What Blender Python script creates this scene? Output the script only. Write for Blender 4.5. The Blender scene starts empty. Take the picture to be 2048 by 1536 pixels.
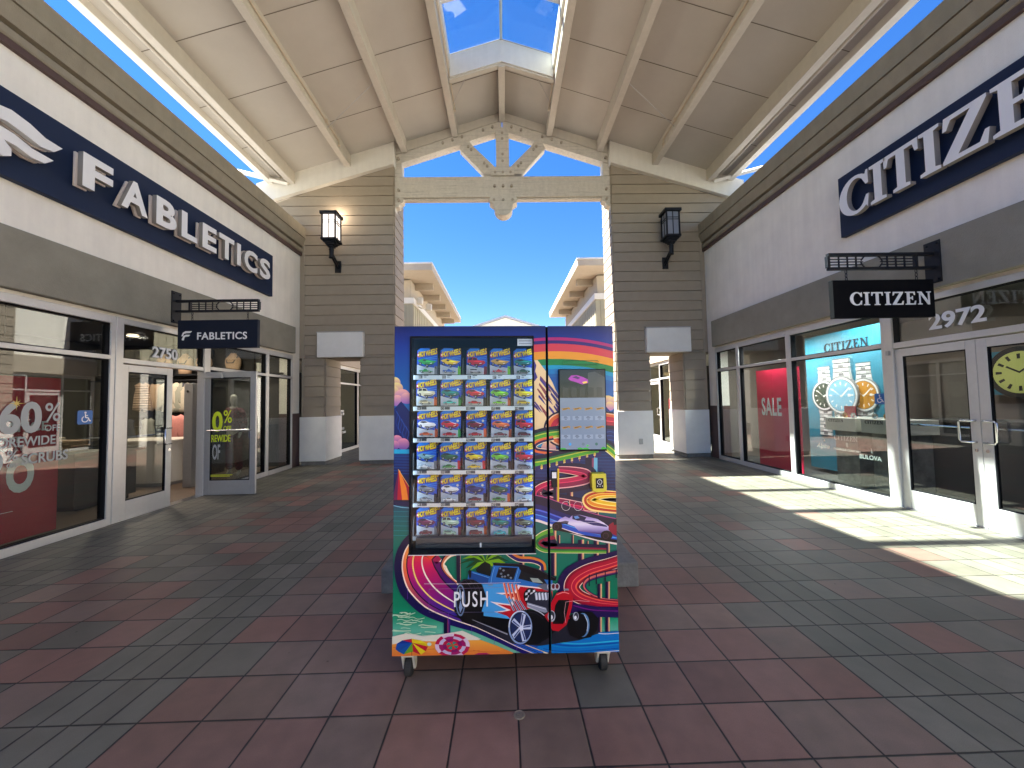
import bpy, bmesh, math, random
from mathutils import Vector, Matrix
from mathutils.geometry import tessellate_polygon
random.seed(7)
sc = bpy.context.scene
COL = sc.collection
R = math.radians
CX = 0.06                      # centre line of the passage
# ---------------------------------------------------------------- camera
cam = bpy.data.objects.new('camera', bpy.data.cameras.new('camera'))
COL.objects.link(cam); sc.camera = cam
_d = Vector((-15/769, -35/769, -1)).normalized()
_r = R(1.0)
_z = Vector((-math.sin(_r), math.cos(_r), 0)); _z = (_z - _d*_z.dot(_d)).normalized()
_x = _d.cross(_z)
cam.matrix_world = Matrix.Translation((0, 0, 1.5)) @ Matrix((_x, _d, _z)).to_4x4()
cam.data.sensor_width = 36; cam.data.lens = 36*769/2048
cam.data.clip_start = 0.05; cam.data.clip_end = 2000
# ---------------------------------------------------------------- world, sun, exposure
SUN = Vector((1.0, -0.15, -1.90)).normalized()        # direction the light travels
el = math.asin(-SUN.z); az = math.atan2(-SUN.x, -SUN.y)
w = bpy.data.worlds.new('World'); sc.world = w; w.use_nodes = True
nt = w.node_tree; nt.nodes.clear()
sky = nt.nodes.new('ShaderNodeTexSky'); sky.sky_type = 'NISHITA'; sky.sun_disc = False
sky.sun_elevation = el; sky.sun_rotation = az; sky.air_density = 1.0; sky.dust_density = 0.0; sky.ozone_density = 3.0
hsv = nt.nodes.new('ShaderNodeHueSaturation'); hsv.inputs['Saturation'].default_value = 1.32; hsv.inputs['Value'].default_value = 0.69; hsv.inputs['Hue'].default_value = 0.512
bg = nt.nodes.new('ShaderNodeBackground'); bg.inputs[1].default_value = 0.05
wo = nt.nodes.new('ShaderNodeOutputWorld')
nt.links.new(sky.outputs[0], hsv.inputs['Color']); nt.links.new(hsv.outputs[0], bg.inputs[0]); nt.links.new(bg.outputs[0], wo.inputs[0])
sun = bpy.data.objects.new('sun', bpy.data.lights.new('sun', 'SUN')); COL.objects.link(sun)
sun.data.energy = 4.3; sun.data.angle = R(0.6); sun.data.color = (1.0, 0.95, 0.88)
sun.rotation_euler = SUN.to_track_quat('-Z', 'Y').to_euler()
sc.view_settings.view_transform = 'Standard'; sc.view_settings.look = 'None'
sc.view_settings.exposure = 3.14; sc.view_settings.gamma = 1.0
sc.cycles.max_bounces = 10; sc.cycles.diffuse_bounces = 5; sc.cycles.transparent_max_bounces = 24
sc.cycles.sample_clamp_indirect = 6.0; sc.cycles.caustics_reflective = False; sc.cycles.caustics_refractive = False

# ---------------------------------------------------------------- materials
def lin(c):
    return tuple((x/12.92 if x <= 0.04045 else ((x+0.055)/1.055)**2.4) for x in (v/255 for v in c[:3])) + (1,)
def mat(name, c, rough=0.6, metal=0.0, var=0.0, vscale=6.0, bump=0.0, bscale=60.0, spec=0.5, emis=None, es=0.0, streak=0.0, coat=0.0):
    m = bpy.data.materials.new(name); m.use_nodes = True
    n = m.node_tree.nodes; l = m.node_tree.links; b = n['Principled BSDF']
    b.inputs['Base Color'].default_value = (*c, 1) if max(c) <= 1 else lin(c)
    base = tuple(b.inputs['Base Color'].default_value)
    b.inputs['Roughness'].default_value = rough; b.inputs['Metallic'].default_value = metal
    b.inputs['Specular IOR Level'].default_value = spec
    if coat: b.inputs['Coat Weight'].default_value = coat; b.inputs['Coat Roughness'].default_value = 0.06
    if emis: b.inputs['Emission Color'].default_value = lin(emis); b.inputs['Emission Strength'].default_value = es
    tc = n.new('ShaderNodeTexCoord'); g = n.new('ShaderNodeNewGeometry')
    if var or streak:
        no = n.new('ShaderNodeTexNoise'); no.inputs['Scale'].default_value = vscale; no.inputs['Detail'].default_value = 6; no.inputs['Roughness'].default_value = 0.65
        l.new(g.outputs['Position'], no.inputs['Vector'])
        mr = n.new('ShaderNodeMapRange'); mr.inputs[1].default_value = 0.25; mr.inputs[2].default_value = 0.75
        mr.inputs[3].default_value = 1-var; mr.inputs[4].default_value = 1+var
        l.new(no.outputs[0], mr.inputs[0])
        out = mr.outputs[0]
        if streak:
            mp = n.new('ShaderNodeMapping'); mp.inputs['Scale'].default_value = (5, 5, 0.35)
            l.new(g.outputs['Position'], mp.inputs[0])
            n2 = n.new('ShaderNodeTexNoise'); n2.inputs['Scale'].default_value = 2.0; n2.inputs['Detail'].default_value = 5
            l.new(mp.outputs[0], n2.inputs['Vector'])
            m2 = n.new('ShaderNodeMapRange'); m2.inputs[1].default_value = 0.35; m2.inputs[2].default_value = 0.7
            m2.inputs[3].default_value = 1.0; m2.inputs[4].default_value = 1-streak
            l.new(n2.outputs[0], m2.inputs[0])
            mu = n.new('ShaderNodeMath'); mu.operation = 'MULTIPLY'; l.new(out, mu.inputs[0]); l.new(m2.outputs[0], mu.inputs[1]); out = mu.outputs[0]
        vm = n.new('ShaderNodeVectorMath'); vm.operation = 'SCALE'; vm.inputs[0].default_value = base[:3]
        l.new(out, vm.inputs['Scale']); l.new(vm.outputs[0], b.inputs['Base Color'])
    if bump:
        nb = n.new('ShaderNodeTexNoise'); nb.inputs['Scale'].default_value = bscale; nb.inputs['Detail'].default_value = 5
        l.new(g.outputs['Position'], nb.inputs['Vector'])
        bp = n.new('ShaderNodeBump'); bp.inputs['Strength'].default_value = bump; bp.inputs['Distance'].default_value = 0.01
        l.new(nb.outputs[0], bp.inputs['Height']); l.new(bp.outputs[0], b.inputs['Normal'])
    return m
def attrmat(name, rough=0.4, coat=0.0, es=0.0, spec=0.5):
    m = bpy.data.materials.new(name); m.use_nodes = True
    n = m.node_tree.nodes; l = m.node_tree.links; b = n['Principled BSDF']
    a = n.new('ShaderNodeAttribute'); a.attribute_name = 'Col'
    l.new(a.outputs['Color'], b.inputs['Base Color']); b.inputs['Roughness'].default_value = rough
    b.inputs['Specular IOR Level'].default_value = spec
    if coat: b.inputs['Coat Weight'].default_value = coat; b.inputs['Coat Roughness'].default_value = 0.08
    if es: l.new(a.outputs['Color'], b.inputs['Emission Color']); b.inputs['Emission Strength'].default_value = es
    return m
def glassmat(name, tint=(0.9, 0.93, 0.92), ior=1.5, boost=1.0):
    m = bpy.data.materials.new(name); m.use_nodes = True
    n = m.node_tree.nodes; l = m.node_tree.links; n.clear()
    o = n.new('ShaderNodeOutputMaterial'); mx = n.new('ShaderNodeMixShader'); t = n.new('ShaderNodeBsdfTransparent')
    t.inputs[0].default_value = (*tint, 1); g = n.new('ShaderNodeBsdfGlossy'); g.inputs['Roughness'].default_value = 0.0
    g.inputs[0].default_value = (1, 1, 1, 1)
    geo = n.new('ShaderNodeNewGeometry'); dt = n.new('ShaderNodeVectorMath'); dt.operation = 'DOT_PRODUCT'
    l.new(geo.outputs['Normal'], dt.inputs[0]); l.new(geo.outputs['Incoming'], dt.inputs[1])
    def mm(op, x, y):
        q = n.new('ShaderNodeMath'); q.operation = op; q.use_clamp = (op == 'MULTIPLY')
        for i, v in enumerate((x, y)):
            if v is None: continue
            if isinstance(v, (int, float)): q.inputs[i].default_value = v
            else: l.new(v, q.inputs[i])
        return q.outputs[0]
    f0 = ((ior-1)/(ior+1))**2
    sch = mm('ADD', mm('MULTIPLY', mm('POWER', mm('SUBTRACT', 1.0, mm('ABSOLUTE', dt.outputs['Value'], None)), 5.0), 1-f0), f0)
    l.new(mm('MULTIPLY', sch, boost), mx.inputs[0]); l.new(t.outputs[0], mx.inputs[1]); l.new(g.outputs[0], mx.inputs[2])
    l.new(mx.outputs[0], o.inputs[0]); return m
def grain(m, amt=0.35):
    n = m.node_tree.nodes; l = m.node_tree.links; b = n['Principled BSDF']; src = b.inputs['Base Color'].links[0].from_socket
    g = n.new('ShaderNodeNewGeometry'); mp_ = n.new('ShaderNodeMapping'); mp_.inputs['Scale'].default_value = (0.7, 20, 24); l.new(g.outputs['Position'], mp_.inputs[0])
    no = n.new('ShaderNodeTexNoise'); no.inputs['Scale'].default_value = 1.6; no.inputs['Detail'].default_value = 8; no.inputs['Roughness'].default_value = 0.7; l.new(mp_.outputs[0], no.inputs['Vector'])
    mr = n.new('ShaderNodeMapRange'); mr.inputs[1].default_value = 0.30; mr.inputs[2].default_value = 0.46; mr.inputs[3].default_value = 1-amt; mr.inputs[4].default_value = 1; l.new(no.outputs[0], mr.inputs[0])
    v = n.new('ShaderNodeVectorMath'); v.operation = 'SCALE'; l.new(src, v.inputs[0]); l.new(mr.outputs[0], v.inputs['Scale']); l.new(v.outputs[0], b.inputs['Base Color'])
M = dict(
 stucco=mat('cream_stucco', (0.88, 0.84, 0.75), 0.9, var=0.06, vscale=2.5, bump=0.5, bscale=120, streak=0.06),
 band=mat('olive_stucco', (0.265, 0.25, 0.20), 0.9, var=0.14, vscale=3.0, bump=0.5, bscale=110),
 cornice=mat('tan_stucco_cornice', (0.285, 0.25, 0.185), 0.9, var=0.1, vscale=4, bump=0.4, bscale=90, streak=0.1),
 maroon=mat('maroon_trim', (0.085, 0.05, 0.045), 0.6, var=0.1),
 white=mat('white_paint', (0.72, 0.69, 0.62), 0.55, var=0.04, vscale=8, bump=0.1, streak=0.05),
 timber=mat('weathered_white_timber', (0.60, 0.56, 0.49), 0.75, var=0.12, vscale=14, bump=0.4, bscale=35, streak=0.08),
 ceil=mat('canopy_panel_paint', (0.50, 0.475, 0.43), 0.7, var=0.07, vscale=0.9, bump=0.1, bscale=200),
 ceilbeam=mat('canopy_beam_paint', (0.56, 0.52, 0.45), 0.6, var=0.05, vscale=9, streak=0.05),
 joint=mat('panel_joint', (0.16, 0.14, 0.11), 0.8),
 siding=mat('taupe_lap_siding', (0.32, 0.27, 0.205), 0.75, var=0.06, vscale=5, bump=0.15, bscale=150),
 base=mat('white_pier_base', (0.82, 0.81, 0.77), 0.85, var=0.05, vscale=4, bump=0.3, bscale=120),
 conc=mat('rough_concrete', (0.19, 0.185, 0.17), 0.9, var=0.25, vscale=14, bump=0.7, bscale=60, streak=0.1),
 alu=mat('brushed_aluminium_frame', (0.62, 0.61, 0.59), 0.38, metal=0.35, var=0.04, vscale=20),
 alud=mat('grey_door_aluminium', (0.42, 0.42, 0.42), 0.4, metal=0.4, var=0.05, vscale=20),
 gasket=mat('black_gasket', (0.006, 0.006, 0.008), 0.7, spec=0.2),
 steel=mat('polished_steel', (0.75, 0.75, 0.76), 0.18, metal=1.0),
 black=mat('black_metal', (0.008, 0.009, 0.012), 0.5, spec=0.3, var=0.1),
 blackmatt=mat('black_matt', (0.005, 0.005, 0.006), 0.9, spec=0.1),
 navy=mat('navy_sign_panel', (0.011, 0.022, 0.058), 0.6, spec=0.25, var=0.06, vscale=3),
 navy2=mat('deep_navy_board', (0.009, 0.013, 0.026), 0.6, spec=0.2),
 letter=mat('white_sign_letter', (0.82, 0.82, 0.80), 0.4),
 letter2=mat('pink_white_backing', (0.74, 0.66, 0.60), 0.5),
 lettergrey=mat('grey_letter_return', (0.30, 0.28, 0.25), 0.5),
 vinyl=mat('white_vinyl_lettering', (0.82, 0.83, 0.83), 0.5),
 vgrey=mat('grey_vinyl_lettering', (0.42, 0.44, 0.44), 0.5),
 vyellow=mat('yellow_green_vinyl', (0.72, 0.85, 0.03), 0.5),
 red=mat('red_banner', (0.42, 0.012, 0.035), 0.55, var=0.05),
 pinkred=mat('bright_red_banner', (0.80, 0.02, 0.08), 0.5, var=0.04),
 teal=mat('blue_poster_paper', (0.02, 0.20, 0.30), 0.5, var=0.12, vscale=3),
 cream=mat('cream_counter', (0.68, 0.63, 0.55), 0.4),
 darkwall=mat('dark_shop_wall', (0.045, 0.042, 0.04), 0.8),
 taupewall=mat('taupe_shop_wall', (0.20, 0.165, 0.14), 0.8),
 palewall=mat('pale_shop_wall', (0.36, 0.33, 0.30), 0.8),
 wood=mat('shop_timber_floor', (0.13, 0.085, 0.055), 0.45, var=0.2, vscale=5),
 shopgrey=mat('shop_grey_floor', (0.09, 0.088, 0.085), 0.5, var=0.1),
 greywood=mat('grey_woodgrain_block', (0.16, 0.16, 0.16), 0.6, var=0.6, vscale=7, bump=0.2),
 tan=mat('tan_knit_fabric', (0.50, 0.34, 0.22), 0.9, var=0.1, vscale=30), 
 beige=mat('beige_knit_fabric', (0.52, 0.46, 0.36), 0.9, var=0.1, vscale=30),
 olive=mat('sage_fabric', (0.30, 0.30, 0.24), 0.9, var=0.1, vscale=30),
 pink=mat('pink_fabric', (0.62, 0.25, 0.22), 0.9, var=0.1, vscale=30),
 char=mat('charcoal_fabric', (0.05, 0.055, 0.07), 0.9, var=0.2, vscale=30),
 skin=mat('mannequin_shell', (0.60, 0.55, 0.48), 0.35),
 caster=mat('cream_caster_bracket', (0.66, 0.62, 0.52), 0.45),
 rubber=mat('black_rubber', (0.02, 0.02, 0.02), 0.7),
 tray=mat('silver_shelf_front', (0.60, 0.64, 0.66), 0.3, metal=0.5),
 glow=mat('lit_ceiling_lamp', (0.9, 0.85, 0.75), 0.5, emis=(255, 226, 190), es=1.1),
 led=mat('lit_white_strip', (0.9, 0.95, 1), 0.5, emis=(205, 232, 255), es=1.1),
 battenL=mat('sage_board_and_batten', (0.40, 0.37, 0.26), 0.8, var=0.05),
 soffit=mat('tan_soffit', (0.42, 0.36, 0.28), 0.8, var=0.05, bump=0.2),
 wheelblue=mat('blue_access_sign', (0.02, 0.14, 0.45), 0.4),
 lampglass=mat('frosted_lamp_glass', (0.72, 0.72, 0.72), 0.25, emis=(255, 238, 225), es=0.2),
 lampdark=mat('unlit_lamp_glass', (0.24, 0.26, 0.31), 0.15),
 bulb=mat('lit_bulb', (1, 0.9, 0.8), 0.4, emis=(255, 225, 200), es=4.0),
 rooft=mat('grey_flat_roofing', (0.2, 0.2, 0.195), 0.9),
)
grain(M['timber'], 0.5)
M['print'] = attrmat('printed_colours', 0.35, coat=0.15)
M['wrap'] = attrmat('vinyl_wrap_print', 0.3, coat=0.12, spec=0.35)
M['card'] = attrmat('glossy_printed_card', 0.4, es=0.0)
M['poster'] = attrmat('matt_printed_paper', 0.55)
M['screen'] = attrmat('lit_display', 0.12, es=0.05)
M['glass'] = glassmat('storefront_glass', (0.80, 0.84, 0.82), 1.5, 1.5)
M['doorglass'] = glassmat('door_glass', (0.80, 0.83, 0.82), 1.5, 1.2)
M['mglass'] = glassmat('machine_glass', (0.92, 0.95, 0.96), 1.5, 0.26)
M['skyglass'] = glassmat('skylight_glass', (0.86, 0.93, 0.93), 1.45, 1.0)
M['clear'] = glassmat('clear_blister_plastic', (0.97, 0.98, 0.98), 1.4, 0.35)

# ---------------------------------------------------------------- mesh builder
class MB:
    def __init__(s): s.v = []; s.f = []; s.c = []
    def add(s, vs, fs, col=None):
        o = len(s.v); s.v += [tuple(p) for p in vs]
        for f in fs: s.f.append([i+o for i in f]); s.c.append(col)
        return s
    def box(s, x0, x1, y0, y1, z0, z1, col=None):
        x0, x1 = min(x0, x1), max(x0, x1); y0, y1 = min(y0, y1), max(y0, y1); z0, z1 = min(z0, z1), max(z0, z1)
        return s.add([(x0,y0,z0),(x1,y0,z0),(x1,y1,z0),(x0,y1,z0),(x0,y0,z1),(x1,y0,z1),(x1,y1,z1),(x0,y1,z1)],
              [(0,3,2,1),(4,5,6,7),(0,1,5,4),(1,2,6,5),(2,3,7,6),(3,0,4,7)], col)
    def prism(s, pts, fn, d0, d1, col=None):
        """pts: 2D outline; fn(a,b,d)->xyz"""
        n = len(pts); a = sum(pts[i][0]*pts[(i+1)%n][1]-pts[(i+1)%n][0]*pts[i][1] for i in range(n))
        if a < 0: pts = pts[::-1]
        tri = tessellate_polygon([[Vector((p[0], p[1], 0)) for p in pts]])
        vs = [fn(p[0], p[1], d0) for p in pts] + [fn(p[0], p[1], d1) for p in pts]
        fs = [tuple(t) for t in tri] + [tuple(i+n for i in t[::-1]) for t in tri]
        fs += [(i, (i+1) % n, (i+1) % n+n, i+n) for i in range(n)]
        return s.add(vs, fs, col)
    def tube(s, pts, r, n=8, col=None, closed=False):
        pts = [Vector(p) for p in pts]; rings = []
        m = len(pts)
        for i, p in enumerate(pts):
            a = pts[i-1] if (i or closed) else p; b = pts[(i+1) % m] if (i < m-1 or closed) else p
            t = (b-a).normalized(); up = Vector((0,0,1)) if abs(t.z) < 0.9 else Vector((1,0,0))
            u = t.cross(up).normalized(); v = u.cross(t)
            rr = r[i] if isinstance(r, (list, tuple)) else r
            rings.append([p+(u*math.cos(2*math.pi*k/n)+v*math.sin(2*math.pi*k/n))*rr for k in range(n)])
        vs = [q for ring in rings for q in ring]; fs = []
        for i in range(m if closed else m-1):
            j = (i+1) % m
            for k in range(n): fs.append((i*n+k, i*n+(k+1) % n, j*n+(k+1) % n, j*n+k))
        if not closed: fs += [tuple(range(n))[::-1], tuple((m-1)*n+k for k in range(n))]
        return s.add(vs, fs, col)
    def cyl(s, a, b, r, n=16, col=None): return s.tube([a, b], r, n, col)
    def build(s, name, m, parent=None, smooth=False, bevel=0, seg=2):
        me = bpy.data.meshes.new(name); me.from_pydata(s.v, [], s.f); me.update()
        if any(c is not None for c in s.c):
            ca = me.color_attributes.new('Col', 'FLOAT_COLOR', 'CORNER')
            li = 0
            for f, c in zip(s.f, s.c):
                for k in range(len(f)):
                    cc = c[k] if (c and isinstance(c[0], (tuple, list))) else c
                    ca.data[li].color = lin(cc) if cc else (0.5, 0.5, 0.5, 1); li += 1
        bm = bmesh.new(); bm.from_mesh(me); bmesh.ops.recalc_face_normals(bm, faces=bm.faces) if not getattr(s, 'keep', False) else None
        bm.to_mesh(me); bm.free()
        if smooth: me.polygons.foreach_set('use_smooth', [True]*len(me.polygons))
        me.materials.append(m)
        o = bpy.data.objects.new(name, me); COL.objects.link(o)
        if parent: o.parent = parent
        if bevel:
            b = o.modifiers.new('bevel', 'BEVEL'); b.width = bevel; b.segments = seg; b.limit_method = 'ANGLE'; b.angle_limit = R(40)
        return o
def tag(o, label, cat, group=None, kind=None):
    if label: o['label'] = label
    if cat: o['category'] = cat
    if group: o['group'] = group
    if kind: o['kind'] = kind
    return o
def thing(name, label, cat, loc=(0,0,0), rot=(0,0,0), group=None):
    o = bpy.data.objects.new(name, None); COL.objects.link(o); o.location = loc; o.rotation_euler = rot
    o.empty_display_size = 0.1
    return tag(o, label, cat, group)
def P(fn_origin):  # plane helper along XZ facing camera
    ox, oy, oz = fn_origin
    return lambda a, b, d: (ox+a, oy+d, oz+b)
FX = lambda x0: (lambda a, b, d: (x0+d, a, b))          # plane x = const: a->y, b->z, d->+x
FY = lambda y0: (lambda a, b, d: (a, y0+d, b))
FZ = lambda z0: (lambda a, b, d: (a, b, z0+d))
def text(s, name, m, org, xd, zd, size, ext=0.002, off=0.0, parent=None, sx=1.0, align='LEFT', sp=1.0, shear=0.0):
    cu = bpy.data.curves.new(name, 'FONT'); cu.body = s; cu.size = 1.0; cu.offset = off; cu.extrude = ext/size; cu.align_x = align
    cu.space_character = sp; cu.resolution_u = 4; cu.shear = shear
    o = bpy.data.objects.new('tmp', cu); COL.objects.link(o)
    dg = bpy.context.evaluated_depsgraph_get(); me = bpy.data.meshes.new_from_object(o.evaluated_get(dg)); me.name = name
    bpy.data.objects.remove(o); xd = Vector(xd).normalized(); zd = Vector(zd).normalized(); nd = xd.cross(zd)
    org = Vector(org)
    for v in me.vertices:
        c = v.co.copy(); v.co = org + xd*(c.x*size*sx) + zd*(c.y*size) + nd*(c.z*size)
    me.materials.clear(); me.materials.append(m); me.update()
    ob = bpy.data.objects.new(name, me); COL.objects.link(ob)
    if parent: ob.parent = parent
    return ob
def fit(o, ax, a0, a1, z0, z1):
    vs = [v.co for v in o.data.vertices]; p0, p1 = min(v[ax] for v in vs), max(v[ax] for v in vs); q0, q1 = min(v.z for v in vs), max(v.z for v in vs)
    for v in vs: v[ax] = a0+(v[ax]-p0)/(p1-p0)*(a1-a0); v.z = z0+(v.z-q0)/(q1-q0)*(z1-z0)
    return o
def arc(cx, cy, rx, ry, a0, a1, n=16): return [(cx+rx*math.cos(R(a0+(a1-a0)*i/n)), cy+ry*math.sin(R(a0+(a1-a0)*i/n))) for i in range(n+1)]
def hashr(*a):
    return random.Random(str(a)).random()

# ================================================================ GROUND
def build_ground():
    me = MB(); me.box(-60, 60, -60, 120, -0.30, -0.012)
    tag(me.build('ground', M['shopgrey']), None, None, kind='structure')
    g = 0.303; xs = []
    x0 = CX-0.02
    cols = [(x0+g*k, x0+g*(k+1), 'c') for k in range(-6, 6)]
    e = x0+6*g; nar = g*0.52
    for sgn in (1, -1):
        edge = 6*g
        for k in range(4): cols.append((x0+sgn*(edge+nar*k), x0+sgn*(edge+nar*(k+1)), 'n'))
        e2 = edge+4*nar
        for k in range(5): cols.append((x0+sgn*(e2+g*k), x0+sgn*(e2+g*(k+1)), 's%d' % k))
        e3 = e2+5*g
        k = 0
        while e3+nar*k < 5.25:
            cols.append((x0+sgn*(e3+nar*k), x0+sgn*(e3+nar*(k+1)), 'n')); k += 1
    vs, fs, cc, uv = [], [], [], []
    reds = [(150, 115, 106), (145, 112, 103), (139, 108, 100), (143, 119, 108)]; greys = [(125, 120, 111), (129, 123, 113), (120, 116, 107)]
    mids = [(138, 118, 108), (133, 114, 106), (140, 120, 111)]
    rnd = random.Random(11)
    y = -6.0+0.06; row = 0
    while y < 42:
        for a, b, t in cols:
            if a > b: a, b = b, a
            if t == 'n': c = rnd.choice([(120, 118, 109), (116, 114, 105), (123, 120, 111)])
            elif t == 'c':
                u = rnd.random(); c = rnd.choice(reds) if u < 0.68 else (rnd.choice(mids) if u < 0.93 else rnd.choice(greys))
            else:
                k = int(t[1]); u = rnd.random(); pr = (0.34 if a < 0 else 0.14)+0.10*(k in (0, 4))
                c = rnd.choice(reds) if u < pr else (rnd.choice(mids) if u < pr+0.12 else rnd.choice(greys))
            j = rnd.uniform(0.93, 1.07); c = (c[0]*j*0.92, c[1]*j*0.91, c[2]*j*0.865)
            o = len(vs); wx = b-a
            vs += [(a, y, 0), (b, y, 0), (b, y+g, 0), (a, y+g, 0)]; fs.append((o, o+1, o+2, o+3)); cc.append(c)
            uv.append([(0, 0), (wx, 0), (wx, g), (0, g)]); 
        y += g; row += 1
    m = bpy.data.meshes.new('paving'); m.from_pydata(vs, [], fs); m.update()
    ca = m.color_attributes.new('Col', 'FLOAT_COLOR', 'CORNER'); ul = m.uv_layers.new(name='UVMap'); ul2 = m.uv_layers.new(name='Size')
    li = 0
    for c, q in zip(cc, uv):
        for k in range(4):
            ca.data[li].color = lin(c); ul.data[li].uv = q[k]; ul2.data[li].uv = q[2]; li += 1
    mt = bpy.data.materials.new('paver_tiles'); mt.use_nodes = True; n = mt.node_tree.nodes; l = mt.node_tree.links; b = n['Principled BSDF']
    at = n.new('ShaderNodeAttribute'); at.attribute_name = 'Col'
    u1 = n.new('ShaderNodeUVMap'); u1.uv_map = 'UVMap'; u2 = n.new('ShaderNodeUVMap'); u2.uv_map = 'Size'
    geo = n.new('ShaderNodeNewGeometry')
    nz = n.new('ShaderNodeTexNoise'); nz.inputs['Scale'].default_value = 9; nz.inputs['Detail'].default_value = 6; l.new(geo.outputs['Position'], nz.inputs['Vector'])
    nf = n.new('ShaderNodeTexNoise'); nf.inputs['Scale'].default_value = 260; nf.inputs['Detail'].default_value = 3; l.new(geo.outputs['Position'], nf.inputs['Vector'])
    ns = n.new('ShaderNodeTexNoise'); ns.inputs['Scale'].default_value = 1.1; ns.inputs['Detail'].default_value = 4; l.new(geo.outputs['Position'], ns.inputs['Vector'])
    vo = n.new('ShaderNodeTexVoronoi'); vo.inputs['Scale'].default_value = 3.2; l.new(geo.outputs['Position'], vo.inputs['Vector'])
    def math_(op, a, bb, clamp=False):
        q = n.new('ShaderNodeMath'); q.operation = op; q.use_clamp = clamp
        for i, vv in enumerate((a, bb)):
            if vv is None: continue
            if isinstance(vv, (int, float)): q.inputs[i].default_value = vv
            else: l.new(vv, q.inputs[i])
        return q.outputs[0]
    s1 = n.new('ShaderNodeSeparateXYZ'); l.new(u1.outputs[0], s1.inputs[0]); s2 = n.new('ShaderNodeSeparateXYZ'); l.new(u2.outputs[0], s2.inputs[0])
    ex = math_('MINIMUM', s1.outputs[0], math_('SUBTRACT', s2.outputs[0], s1.outputs[0]))
    ey = math_('MINIMUM', s1.outputs[1], math_('SUBTRACT', s2.outputs[1], s1.outputs[1]))
    ed = math_('MINIMUM', ex, ey)
    wob = math_('MULTIPLY', math_('SUBTRACT', nz.outputs[0], 0.5), 0.004)
    ed = math_('ADD', ed, wob)
    jr = n.new('ShaderNodeMapRange'); jr.inputs[1].default_value = 0.0026; jr.inputs[2].default_value = 0.0062; l.new(ed, jr.inputs[0])
    va = math_('MULTIPLY', math_('ADD', math_('MULTIPLY', nz.outputs[0], 0.56), 0.72), math_('ADD', math_('MULTIPLY', nf.outputs[0], 0.5), 0.75))
    va = math_('MULTIPLY', va, math_('ADD', math_('MULTIPLY', ns.outputs[0], 0.8), 0.6))
    spot = n.new('ShaderNodeMapRange'); spot.inputs[1].default_value = 0.018; spot.inputs[2].default_value = 0.03; spot.inputs[3].default_value = 0.55; spot.inputs[4].default_value = 1.0
    l.new(vo.outputs['Distance'], spot.inputs[0]); va = math_('MULTIPLY', va, spot.outputs[0])
    sc_ = n.new('ShaderNodeVectorMath'); sc_.operation = 'SCALE'; l.new(at.outputs['Color'], sc_.inputs[0]); l.new(va, sc_.inputs['Scale'])
    mx = n.new('ShaderNodeMix'); mx.data_type = 'RGBA'; l.new(jr.outputs[0], mx.inputs[0]); mx.inputs[6].default_value = (0.018, 0.016, 0.015, 1); l.new(sc_.outputs[0], mx.inputs[7])
    l.new(mx.outputs[2], b.inputs['Base Color'])
    rr = math_('ADD', math_('MULTIPLY', nz.outputs[0], 0.25), 0.42); l.new(rr, b.inputs['Roughness']); b.inputs['Specular IOR Level'].default_value = 0.3
    bp = n.new('ShaderNodeBump'); bp.inputs['Strength'].default_value = 0.6; bp.inputs['Distance'].default_value = 0.004
    edr = n.new('ShaderNodeMapRange'); edr.inputs[1].default_value = 0.0; edr.inputs[2].default_value = 0.009; l.new(ed, edr.inputs[0])
    h = math_('ADD', edr.outputs[0], math_('MULTIPLY', nf.outputs[0], 0.12)); l.new(h, bp.inputs['Height']); l.new(bp.outputs[0], b.inputs['Normal'])
    m.materials.append(mt); o = bpy.data.objects.new('pavement', m); COL.objects.link(o); tag(o, None, None, kind='structure')
    # drain cap
    t = MB(); t.cyl((0.045, 1.905, 0.0), (0.045, 1.905, 0.006), 0.021, 24); t.tube([(0.045+0.024*math.cos(a*math.pi/12), 1.905+0.024*math.sin(a*math.pi/12), 0.004) for a in range(24)], 0.004, 6, closed=True)
    t.box(0.035, 0.055, 1.9035, 1.9065, 0.006, 0.0085)
    tag(t.build('floor_cap', mat('brass_cap', (0.28, 0.23, 0.17), 0.5, metal=0.4, var=0.3, vscale=60)), 'small round metal cap set in the red paving in front of the vending machine', 'floor cap')
build_ground()

# ================================================================ PIERS
ZP = lambda x: 9.08 - 0.315*abs(x-CX)          # underside of the canopy panels
def siding_boards(mb, x0, x1, yf, z0, z1, zero=1.2, step=0.2570833, top=None):
    """lap boards on a plane facing -y; top(x) gives the upper limit"""
    z = zero
    while z < z1:
        a, b = max(z, z0), min(z+step, z1)
        if b > a+0.005:
            xa, xb = x0, x1
            if top:
                # clip below the roof line
                if min(top(xa), top(xb)) <= a and max(top(xa), top(xb)) <= a: z += step; continue
            def tz(x): return min(b, top(x)) if top else b
            # wedge: proud at the bottom
            xs = [xa, xb]
            if top:
                for zz in (a, b):
                    # where top(x)==zz
                    xq = CX+(9.08-0.55-zz)/0.315*(1 if (xa+xb)/2 > CX else -1)
                    if xa < xq < xb: xs.append(xq)
            xs = sorted(xs)
            for p, q in zip(xs, xs[1:]):
                if top and top((p+q)/2) <= a: continue
                zp, zq = tz(p), tz(q)
                if zp <= a+1e-4 and zq <= a+1e-4: continue
                zp = max(zp, a+0.001); zq = max(zq, a+0.001)
                g_ = 0.015 if (zp >= b-1e-4 and zq >= b-1e-4 and zp-a > 0.03) else 0.0
                mb.add([(p, yf-0.034, a), (q, yf-0.034, a), (q, yf-0.024, zq-g_), (p, yf-0.024, zp-g_), (p, yf, a), (q, yf, a), (q, yf, zq-g_), (p, yf, zp-g_)],
                       [(0, 1, 2, 3), (0, 4, 5, 1), (2, 6, 7, 3), (0, 3, 7, 4), (1, 5, 6, 2)])
        z += step
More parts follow.
